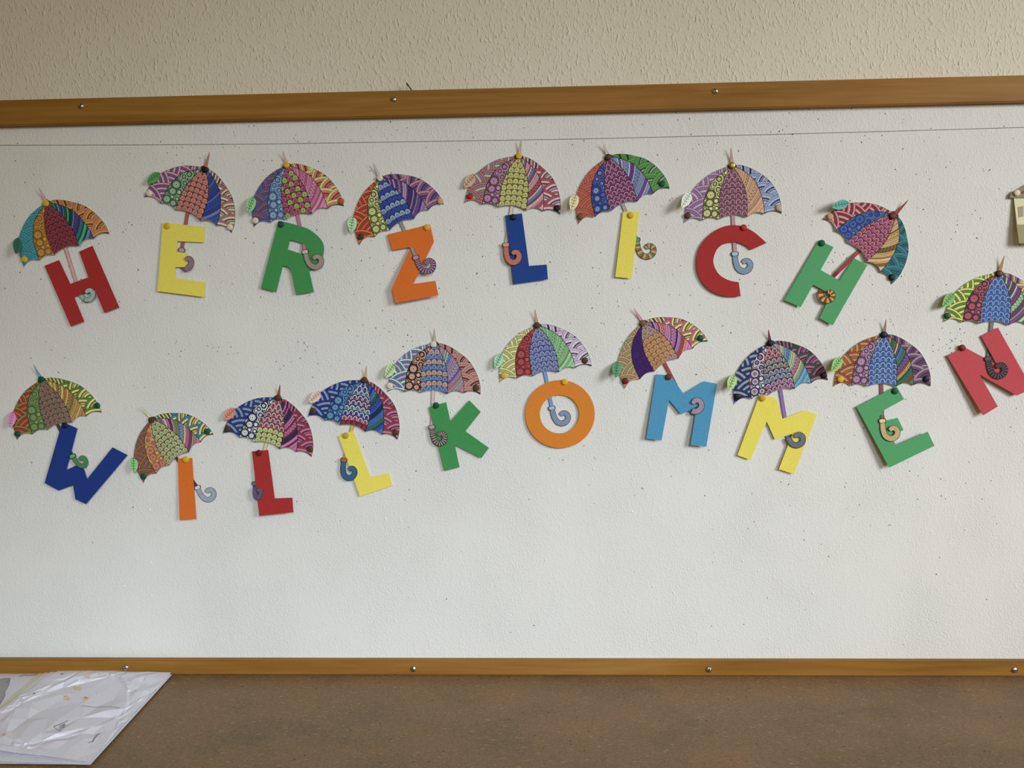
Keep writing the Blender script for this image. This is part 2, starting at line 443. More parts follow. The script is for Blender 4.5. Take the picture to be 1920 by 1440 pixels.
def shapes_p3():
    P = PANELS[2]; S = []
    ys = [424, 515, 605, 705, 810, 915, 1015, 1118, 1215]
    for r, y0 in enumerate(ys):
        off = 52 if r == 1 else 0
        band = []
        for k in range(17):
            x = 650+k*40; band.append((x, y0+38+((x-967)/250.0)**2*44))
        if r < len(ys)-1: S.append((stroke(band, LW), 'ink'))
        for k in range(-3, 4):
            x = 967+off+k*104
            if abs(x-967) > 330: continue
            y = y0+((x-967)/250.0)**2*44
            def arch(w, h):
                n = 10; pts = [(x-w, y+38)]
                for q in range(n+1):
                    a = math.pi-math.pi*q/n; pts.append((x+w*math.cos(a), y-2-(h-38)*math.sin(a)))
                pts.append((x+w, y+38)); return pts
            if not any(pip(p, P) for p in arch(46, 88)): continue
            s = '%d_%d' % (r, k+3)
            S.append((arch(49, 93), 'ink')); S.append((arch(45, 87), 'R'+s)); S.append((arch(33, 73), 'ink')); S.append((arch(29, 68), 'I'+s))
            S.append((arch(20, 56), 'ink')); S.append((arch(17, 52), 'I'+s)); S.append((disc((x, y+3), 9, 8), 'ink'))
            S.append((stroke([(x, y+3), (x, y+22)], 5), 'ink'))
    return S
P4_BANDS = [(520, ''), (552, ''), (575, ''), (604, ''), (656, 'zig'), (690, ''), (765, 'wave'), (792, ''), (882, 'zig'), (912, ''), (966, 'wave'), (994, 'tick'), (1052, ''), (1082, ''), (1140, '')]
def shapes_p4():
    P = PANELS[3]; S = []; c = (650, 450)
    base = [(380, ''), (404, ''), (430, ''), (455, ''), (485, '')]
    bands = base+P4_BANDS
    for i in range(len(bands)-1, -1, -1):
        ro, deco = bands[i]; ri = bands[i-1][0] if i else ro-40
        S.append((disc(c, ro, 110), 'ink')); S.append((disc(c, ro-LW, 110), 'h%d' % i))
        rm = (ro-LW+ri)/2; w = ro-LW-ri
        if deco:
            n = int(2*math.pi*rm/{'zig': 62, 'wave': 34, 'tick': 16}[deco]); pts = []
            for k in range(-n//5, n//3):
                a = 2*math.pi*k/n; a2 = 2*math.pi*(k+0.5)/n
                pm = (c[0]+rm*math.cos(a), c[1]+rm*math.sin(a))
                if not (1000 < pm[0] < 1570 and 330 < pm[1] < 1360): continue
                if deco == 'tick':
                    S.append((stroke([(c[0]+ri*math.cos(a), c[1]+ri*math.sin(a)), (c[0]+(ro-LW)*math.cos(a), c[1]+(ro-LW)*math.sin(a))], 6), 'ink'))
                else:
                    f = 0.5 if deco == 'zig' else 0.2
                    for aa, rr, ab, rb in ((a, rm-w*f, a2, rm+w*f), (a2, rm+w*f, 2*math.pi*(k+1)/n, rm-w*f)):
                        S.append((stroke([(c[0]+rr*math.cos(aa), c[1]+rr*math.sin(aa)), (c[0]+rb*math.cos(ab), c[1]+rb*math.sin(ab))], 8 if deco == 'zig' else 7), 'ink'))
                    if deco == 'zig' and k % 1 == 0:
                        S.append((stroke([(c[0]+(rm+w*.1)*math.cos(a), c[1]+(rm+w*.1)*math.sin(a)), (c[0]+(rm+w*.5)*math.cos(a), c[1]+(rm+w*.5)*math.sin(a))], 6), 'ink'))
    return S
def shapes_p5():
    P = PANELS[4]; S = []
    def fan(c, r, n=7, k=1.0):
        o = [('p', 'dot', 44), ('q', '', 46), ('r', 'tri', 58), ('q', '', 42), ('p', '', 34), ('q', '', 30), ('r', '', 40), ('p', '', 34)]
        rings = []; ro = r
        for slot, deco, w in o[:n]:
            if ro-w*k < 10: break
            rings.append((ro, ro-w*k, slot, deco)); ro -= w*k
        ring_bundle(S, (c[0]+875, c[1]), rings, P)
    rings = []; ro = 760
    for i in range(14):
        rings.append((ro, ro-32, ('p', 'q', 'r', 'q')[i % 4], 'dot' if i % 4 == 0 else '')); ro -= 32
    ring_bundle(S, (875-240, 470), rings, P)
    fan((480, 900), 362); fan((780, 760), 284, 6, .85); fan((650, 1102), 402); fan((880, 1050), 318)
    fan((600, 1352), 446); fan((1000, 1350), 382); fan((800, 1640), 474, 2)
    S.append((disc((1675, 1640), 384), 'ink')); S.append((disc((1675, 1640), 376), 'r'))
    n = 100
    for k in range(n):
        a = 2*math.pi*k/n; ca, sa = math.cos(a), math.sin(a); p = (1675+357*ca, 1640+357*sa)
        if pip(p, P): S.append(([(p[0]+13*ca, p[1]+13*sa), (p[0]-12*ca-9*sa, p[1]-12*sa+9*ca), (p[0]-12*ca+9*sa, p[1]-12*sa-9*ca)], 'tri'))
    return S

def cdt(poly, shapes, extra=()):
    """planar arrangement of the print: one face list, each face with the slot of the topmost shape"""
    vs, fs = [], []
    xs = [p[0] for p in poly]; ys = [p[1] for p in poly]; bb = (min(xs), max(xs), min(ys), max(ys))
    def add(pl):
        a = sum(pl[i][0]*pl[(i+1) % len(pl)][1]-pl[(i+1) % len(pl)][0]*pl[i][1] for i in range(len(pl)))
        if a < 0: pl = pl[::-1]
        b = len(vs); vs.extend(Vector((float(p[0]), float(p[1]))) for p in pl); fs.append(list(range(b, b+len(pl))))
    add(poly); slots = ['base']
    for pl, s in shapes:
        px = [p[0] for p in pl]; py = [p[1] for p in pl]
        if max(px) < bb[0] or min(px) > bb[1] or max(py) < bb[2] or min(py) > bb[3]: continue
        add(pl); slots.append(s)
    vs.extend(Vector((float(x), float(y))) for x, y in extra)
    r = delaunay_2d_cdt(vs, [], fs, 1, 1e-4, True)
    V = np.array([(v.x, v.y) for v in r[0]]); T, sl = [], []
    for f, of in zip(r[2], r[5]):
        if 0 not in of: continue
        T.append(f); sl.append(slots[max(of)])
    # bin unused vertices
    used = sorted({i for f in T for i in f}); mp = {u: i for i, u in enumerate(used)}
    return V[used], [tuple(mp[i] for i in f) for f in T], sl

TEMPL = []
for i, (fn, edges) in enumerate(zip((shapes_p1, shapes_p2, shapes_p3, shapes_p4, shapes_p5),
        ((E_L, SC1, RIB1), (RIB1, SC2, RIB2), (RIB2, SC3, RIB3), (RIB3, SC4, RIB4), (RIB4, SC5, E_R)))):
    S = fn()
    for e in edges: S.append((stroke(e, 11), 'ink'))
    TEMPL.append(cdt(PANELS[i], S))
OUT = E_L+SC1[1:]+SC2[1:]+SC3[1:]+SC4[1:]+SC5[1:]+E_R[::-1][1:]
OUT = [(962+(x-962)*1.006, 900+(y-900)*1.010) for x, y in OUT]
grid = [(x, y) for x in range(100, 1860, 90) for y in range(380, 1290, 90) if pip((x, y), OUT)]
BACK = cdt(OUT, [], grid)
LEAF = catmull([(205, 738), (228, 830), (190, 920), (120, 985), (22, 1003), (28, 870), (62, 790), (130, 745), (205, 738)], 4)[:-1]
LS = [(stroke([(22, 1003), (110, 870), (212, 735)], 9), 'ink')]
for t in (0.2, 0.36, 0.52, 0.68, 0.84):
    bx, by = 22+(205-22)*t, 1003+(735-1003)*t
    LS.append((stroke([(bx, by), (bx-18, by-62*(1-abs(t-.5)))], 8), 'ink')); LS.append((stroke([(bx, by), (bx+52*(1-abs(t-.5)), by-6)], 8), 'ink'))
    LS.append((stroke([(bx-10, by-34), (bx-32, by-40)], 7), 'ink')); LS.append((stroke([(bx+30, by-4), (bx+34, by+20)], 7), 'ink'))
LS.append((stroke(LEAF+[LEAF[0]], 8), 'ink'))
LEAFT = cdt(LEAF, LS)
TPL, TPR, TAP = np.array([65., 1290]), np.array([1860., 1335]), np.array([970., 345])

# ------------------------------------------------------------------ the paper umbrellas and letters
# crop = (x0, y0, scale): coordinates below are measured in enlarged crops of the photograph
INK = {'d': '2c2026'}
G_UMB = 'coloured-in paper umbrellas pinned to the board'
G_LET = 'coloured card letters pinned to the board'
G_PIN = 'push pins in the board'
CARD = {'red': 'a02c2c', 'yellow': 'e2d45e', 'green': '3f8a4e', 'orange': 'd06a28', 'blue': '1d3f86', 'light blue': '4c8fb6', 'navy blue': '1c357e', 'amber': 'cf7c2c', 'rose red': 'b84850', 'sea green': '529a66'}
PINC = {'yellow': 'c8a428', 'white': 'cfc4b0', 'black': '17120f', 'brown': '4a3420', 'green': '0f4a34', 'dark red': '6e1818', 'brass': '9c8a4c', 'orange-brown': '9a5a28', 'navy blue': '141c34', 'olive brown': '6a5030', 'beige': 'b09a78', 'red': '9c2420', 'gold': 'b8952a'}
PINMAT = {}
NEEDLE = plain('pin_needle_steel', (0.5, 0.5, 0.5), 0.3, 1.0)
CARDMAT = {}

def wall_lum(u, v):
    """approximate brightness of the white board at a place: turns observed colours into paint colours"""
    return 0.42 + 0.17*(u/1920.0) + 0.10*((v-250)/700.0)

PROF = [(1.0, 0.0), (1.0, 0.28), (0.93, 0.42), (0.75, 0.52), (0.45, 0.58)]
def pin_meshes():
    n = 20; V, F = [], []
    V.append((0, 0, 0))
    for r, h in PROF:
        for k in range(n):
            a = 2*math.pi*k/n; V.append((r*math.cos(a), -h, r*math.sin(a)))
    V.append((0, -0.6, 0))
    for k in range(n): F.append((0, 1+k, 1+(k+1) % n))
    for j in range(len(PROF)-1):
        for k in range(n): F.append((1+j*n+k, 1+j*n+(k+1) % n, 1+(j+1)*n+(k+1) % n, 1+(j+1)*n+k))
    for k in range(n): F.append((1+(len(PROF)-1)*n+k, 1+(len(PROF)-1)*n+(k+1) % n, len(V)-1))
    me = bpy.data.meshes.new('pin_head'); me.from_pydata(V, [], F); me.polygons.foreach_set('use_smooth', [True]*len(F))
    V, F = [], []; m = 8
    for y, r in ((0.3, 0.11), (-0.1, 0.11)):
        for k in range(m): V.append((r*math.cos(2*math.pi*k/m), y, r*math.sin(2*math.pi*k/m)))
    V.append((0, 1.1, 0))
    for k in range(m): F += [(k, (k+1) % m, m+(k+1) % m, m+k), (k, (k+1) % m, 2*m)]
    nd = bpy.data.meshes.new('pin_needle'); nd.from_pydata(V, [], F); nd.materials.append(NEEDLE)
    return me, nd
PIN_HEAD, PIN_NEEDLE = pin_meshes()
def pin(u, v, h, colour, label, r=0.0050):
    if colour not in PINMAT:
        m = PIN_HEAD.copy(); m.materials.append(plain('pin_'+colour.replace(' ', '_').replace('-', '_'), hexlin(PINC[colour], 1.2), 0.45, 1.0 if colour == 'brass' else 0.0, 0.22))
        PINMAT[colour] = m
    p = unproj([[u, v]], h)[0]
    e = empty('push_pin', p); e.scale = (r, r, r)
    tag(e, label, 'push pin', G_PIN)
    for nm, me in (('pin_head', PINMAT[colour]), ('needle', PIN_NEEDLE)):
        o = bpy.data.objects.new(nm, me); COL.objects.link(o); o.parent = e
        if nm == 'needle': o.scale = (1, max(1.0, (h+0.003)/r/1.1), 1)
    return e

def slab(name, poly, holes, hf, thick, mat, parent, origin):
    loops = [poly]+list(holes); flat = [p for l in loops for p in l]
    tris = tessellate_polygon([[Vector((p[0], p[1], 0)) for p in l] for l in loops])
    hh = np.array([hf(p) for p in flat])
    A = unproj(flat, hh); B = A.copy(); B[:, 1] += thick
    n = len(flat); V = np.vstack([A, B]); F = []
    for t in tris:
        a, b, c = [flat[i] for i in t]
        s = (b[0]-a[0])*(c[1]-a[1])-(c[0]-a[0])*(b[1]-a[1])
        t = tuple(t) if s < 0 else (t[0], t[2], t[1])
        F.append(t); F.append((t[0]+n, t[2]+n, t[1]+n))
    k = 0
    for l in loops:
        m = len(l)
        for i in range(m): F.append((k+i, k+(i+1) % m, n+k+(i+1) % m, n+k+i))
        k += m
    o = mesh_obj(name, V, F, mat, parent, origin)
    return o

def ribbon(name, path, widths, hs, cols, parent, origin, edge=None):
    """striped flat strip along a pixel path; ink edges; real height per point; 0.3 mm thick"""
    path = np.array(path, float); n = len(path); V, F, C = [], [], []
    T = np.gradient(path, axis=0); T /= np.maximum(1e-6, np.hypot(T[:, 0], T[:, 1]))[:, None]
    N_ = np.stack([-T[:, 1], T[:, 0]], 1); widths = np.broadcast_to(np.asarray(widths, float), (n,))
    offs = (-1.0, -0.84, 0.84, 1.0) if edge is not None else (-1.0, 1.0)
    rows = [unproj(path+N_*(widths/2*o)[:, None], hs) for o in offs]
    m = len(offs)
    for i in range(n):
        for j in range(m): V.append(rows[j][i])
    nf = len(V)
    for i in range(n):
        for j in (0, m-1):
            q = rows[j][i].copy(); q[1] += 0.0003; V.append(q)
    for i in range(n-1):
        for j in range(m-1):
            F.append((i*m+j, i*m+j+1, (i+1)*m+j+1, (i+1)*m+j))
            C.append(edge if (edge is not None and j != 1) else cols[i % len(cols)] if len(cols) < n-1 else cols[i])
        F.append((i*m, (i+1)*m, nf+2*(i+1), nf+2*i)); C.append((0.5, 0.5, 0.48))
        F.append((i*m+m-1, (i+1)*m+m-1, nf+2*(i+1)+1, nf+2*i+1)); C.append((0.5, 0.5, 0.48))
        F.append((nf+2*i, nf+2*i+1, nf+2*(i+1)+1, nf+2*(i+1))); C.append((0.5, 0.5, 0.48))
    return mesh_obj(name, V, F, M_PRINT, parent, origin, np.array(C))

HANDLE = [(0, 8), (2, 45), (6, 85), (26, 132), (70, 154), (112, 138), (128, 98), (110, 68), (80, 65), (62, 82)]   # crop units, 4.8 per px

def build(d):
    x0, y0, s = d['crop']
    px = lambda p: (x0+p[0]/s, y0+p[1]/s)
    PL, PR, AP = [np.array(px(d[k])) for k in ('PL', 'PR', 'AP')]
    A = np.linalg.solve(np.array([[*TPL, 1], [*TPR, 1], [*TAP, 1]]), np.array([PL, PR, AP]))     # affine template -> pixel
    aff = lambda P: np.hstack([np.asarray(P, float), np.ones((len(P), 1))]) @ A
    sc = np.hypot(*(PR-PL))/(1796/10.29)                                                         # size relative to template
    ctr = aff([(962, 900)])[0]
    g = 0.74/wall_lum(*ctr)
    bulge = d.get('bulge', 0.004)
    def canopy_h(T):
        T = np.asarray(T, float)
        u = np.clip((T[:, 0]-65)/1795, 0, 1); v = np.clip((T[:, 1]-345)/950, 0, 1)
        return 0.0011+bulge*4*u*(1-u)*v*(0.75+0.25*np.sin(u*9+d['seed']))+0.0005*np.sin(u*6+d['seed']*2)**2*v
    c = d['col']
    name = d['name']                                       # e.g. 'red H'
    base = unproj([ctr], 0.0)[0]
    root = empty('paper_umbrella', base)
    tag(root, d['label'], 'paper umbrella', G_UMB)
    O = base
    H = lambda hx: np.array(muted(hexlin(hx, g), 0.12))
    ink = H(c.get('ink', '2a2024'))*0.75
    # white paper body
    V2, F2, _ = BACK
    hb = canopy_h(V2)
    Pf = unproj(aff(V2), hb-0.00012); Pb = Pf.copy(); Pb[:, 1] += 0.0003
    n = len(V2); F = [tuple(f) for f in F2]+[tuple(i+n for i in f[::-1]) for f in F2]
    cnt = {}
    for f in F2:
        for a, b in zip(f, f[1:]+f[:1]): cnt[(min(a, b), max(a, b))] = cnt.get((min(a, b), max(a, b)), 0)+1
    F += [(a, b, b+n, a+n) for (a, b), k in cnt.items() if k == 1]
    body = mesh_obj('canopy', np.vstack([Pf, Pb]), F, M_WHITE, root, O)
    # five printed panels
    rnd = random.Random(d['seed'])
    for i, (V, F, sl) in enumerate(TEMPL):
        cache = {}
        def colour(sn):
            if sn in cache: return cache[sn]
            if sn == 'ink': r = ink
            elif i == 0: r = H({'a': c['p1'][0], 'b': c['p1'][1], 'c': c['p1'][2], 'base': c['p1'][0]}[sn])
            elif i == 1:
                q = c['p2']; r = H({'d': q[0], 'e': q[1], 'e2': q[2] if len(q) > 2 else q[1], 'base': q[3] if len(q) > 3 else q[0]}[sn])
            elif i == 2:
                q = c['p3']
                if sn == 'base': r = H(q[1])
                else:
                    rr, cc = sn[1:].split('_'); rr, cc = int(rr), int(cc)
                    pr = q[0](rr, cc) if callable(q[0]) else q[0]
                    r = H(pr[0 if sn[0] == 'R' else 1])*rnd.uniform(0.93, 1.07)
            elif i == 3:
                q = c['p4']; r = H(q[(int(sn[1:])) % len(q)]) if sn != 'base' else H(q[-1])
            else:
                q = c['p5']; r = H({'p': q[0], 'q': q[1], 'r': q[2], 'tri': q[3] if len(q) > 3 else q[1], 'base': q[0]}[sn])
            cache[sn] = r; return r
        fc = np.array([colour(sn) for sn in sl])
        mesh_obj('canopy_panel', unproj(aff(V), canopy_h(V)), F, M_PRINT, body, O, fc)
    # leaf, bent away from the wall
    V, F, sl = LEAFT
    lift = d.get('leaf_lift', 0.011)
    dist = np.clip((V[:, 0]*-0.95-V[:, 1]*-0.31-(-205*0.95+738*0.31)), 0, 400)/190
    lh = 0.0014+lift*dist**1.25
    lc = np.array(muted(tuple(H(c['leaf'])*0.9), 0.15)); vein = H(c.get('vein', '24401c'))
    fl = np.array([vein if q == 'ink' else lc for q in sl])
    lw = unproj(aff(V), lh); lb = lw.copy(); lb[:, 1] += 0.0002
    nv = len(V)
    mesh_obj('leaf', np.vstack([lw, lb]), list(F)+[tuple(j+nv for j in f[::-1]) for f in F], M_PRINT, root, O, np.vstack([fl, fl]))
    # tip and cap
    b = aff([(972, 338)])[0]; tp = np.array(px(d['tip'])); m = [b+(tp-b)*t for t in np.linspace(0, 1, 7)]
    tw = 6.2*sc*np.array([1, .95, .82, .66, .5, .34, .14])
    tcol = H(c['tip'])
    ribbon('umbrella_tip', m, tw, 0.0016+d.get('tip_lift', 0.006)*np.linspace(0, 1, 7)**1.4, [tcol], root, O, ink)
    n = 18; cp = [(970+82*math.cos(2*math.pi*k/n), 352+44*math.sin(2*math.pi*k/n)) for k in range(n)]
    ch = canopy_h(np.array(cp))+0.0004
    P_ = unproj(aff(cp), ch); P2 = P_.copy(); P2[:, 1] += 0.0004
    mesh_obj('cap', np.vstack([P_, P2]), [tuple(range(n))]+[(k, (k+1) % n, n+(k+1) % n, n+k) for k in range(n)], M_PRINT, root, O,
             np.array([H(c.get('cap', '4a3628'))]*(n+1)))
    # letter
    L = d['letter']; lroot = None; lh_fun = lambda p: 0.0026
    LP = [px(p) for p in L['pts']]; holes = [[px(p) for p in h] for h in L.get('holes', [])]
    lp = np.array(px(L['pin'] if L.get('pin') else L['pts'][0])); k = L.get('tilt', 0.035)*0.00085; kx = L.get('tiltx', 0.0)*0.00085
    lh_fun = lambda p: 0.0030+max(0.0, (p[1]-lp[1]))*k+max(0, (lp[0]-p[0]))*kx
    cen = np.mean(np.array(LP), axis=0)
    lo = unproj([cen], 0.0)[0]
    key = L['mat']
    if key not in CARDMAT: CARDMAT[key] = mat_card('card_'+key.replace(' ', '_'), hexlin(CARD[key], 1.16))
    lob = slab('paper_letter', LP, holes, lh_fun, 0.0004, CARDMAT[key], None, lo)
    tag(lob, L['label'], 'paper letter', G_LET)
    # shaft
    S = np.array(px(d['S'])); C = np.array(px(d['C'])); nn = 9
    path = [S+(C-S)*t for t in np.linspace(-0.06, 1, nn)]
    sf = d.get('sf', 2.0); hs = []
    for t, p in zip(np.linspace(0, 1, nn), path):
        hs.append(lh_fun(p)+0.0010 if (t >= sf and t < d.get('sb', 9)) else 0.0016)
    scol = H(c['stick'])
    if canopy_h(np.array([[962, 1250]]))[0] < 0.003: hs[0] = 0.0008
    ribbon('shaft', path, 6.6*sc, np.array(hs), [scol], root, O, ink)
    # handle
    hd = np.array(d['hd'], float) if 'hd' in d else (C-S)
    hd = hd/np.hypot(*hd); pp = np.array([hd[1], -hd[0]]); hs_ = d.get('hscale', 1.0)
    hsx = d.get('hsx', 1.0)
    hp = catmull([C+(pp*q[0]*hsx+hd*q[1])/4.8*sc*hs_ for q in HANDLE], 9)
    m = len(hp); ff = d.get('ff', 0.0); hz = []
    for q, p in enumerate(hp):
        t = q/(m-1)
        if ff > 1: hz.append(0.0014)
        else: hz.append(lh_fun(p)+0.0010+0.002*t if t >= ff else 0.0014)
    hw = 10.3*sc*hs_*np.interp(np.linspace(0, 1, m), [0, .45, .85, 1], [.95, 1.08, .95, .7])
    hc = [H(q)*(0.72 if k == 0 else 0.88) for k, q in enumerate(c['handle'])]
    cols = []
    for q in range(m-1): cols.append(hc[(q//d.get('stripe', 1)) % len(hc)])
    h_ob = ribbon('handle', hp, hw, np.array(hz), cols, root, O, ink)
    w = 6.8*sc; cn = 16
    cpts = []
    for q in range(cn):
        a = 2*math.pi*q/cn; ex = abs(math.cos(a))**0.6*math.copysign(1, math.cos(a)); ey = abs(math.sin(a))**0.6*math.copysign(1, math.sin(a))
        cpts.append(C+pp*ex*w+hd*ey*4.2*sc)
    chh = (lh_fun(C)+0.0016) if ff <= 0 else 0.0019
    P_ = unproj(cpts, chh); P2 = P_.copy(); P2[:, 1] += 0.0004
    Pi = unproj([C+(q-C)*0.8 for q in map(np.array, cpts)], chh+0.00005)
    mesh_obj('handle_collar', np.vstack([P_, P2, Pi]), [tuple(range(cn))]+[(q, (q+1) % cn, cn+(q+1) % cn, cn+q) for q in range(cn)]+[tuple(range(2*cn, 3*cn))],
             M_PRINT, root, O, np.array([ink]*(cn+1)+[H(c.get('collar', c['handle'][-1]))]))
    # push pins
    who = 'the umbrella above the '+name.replace(' letter', '')
    for cl, q, where in d['pins']:
        u, v = px(q)
        if where == 'letter':
            pin(u, v, lh_fun((u, v))+0.0002, cl, '%s push pin holding the %s' % (cl, L['short']))
        else:
            tq = np.linalg.solve(A[:2].T, np.array([u, v])-A[2])
            pin(u, v, float(canopy_h(tq[None])[0])+(0.0008 if where == 'peak' else 0.0002), cl,
                '%s push pin at the %s of %s' % (cl, {'peak': 'peak', 'left': 'left corner', 'right': 'right corner'}[where], who))

alt = lambda A_, B_: (lambda r, k: A_ if r % 2 == 0 else B_)
def rows(ring, inn): return lambda r, k: (ring if isinstance(ring, str) else ring[min(r, len(ring)-1)], inn[min(r, len(inn)-1)])
def ell(cx, cy, rx, ry, n=48): return [(cx+rx*math.cos(2*math.pi*k/n), cy+ry*math.sin(2*math.pi*k/n)) for k in range(n)]

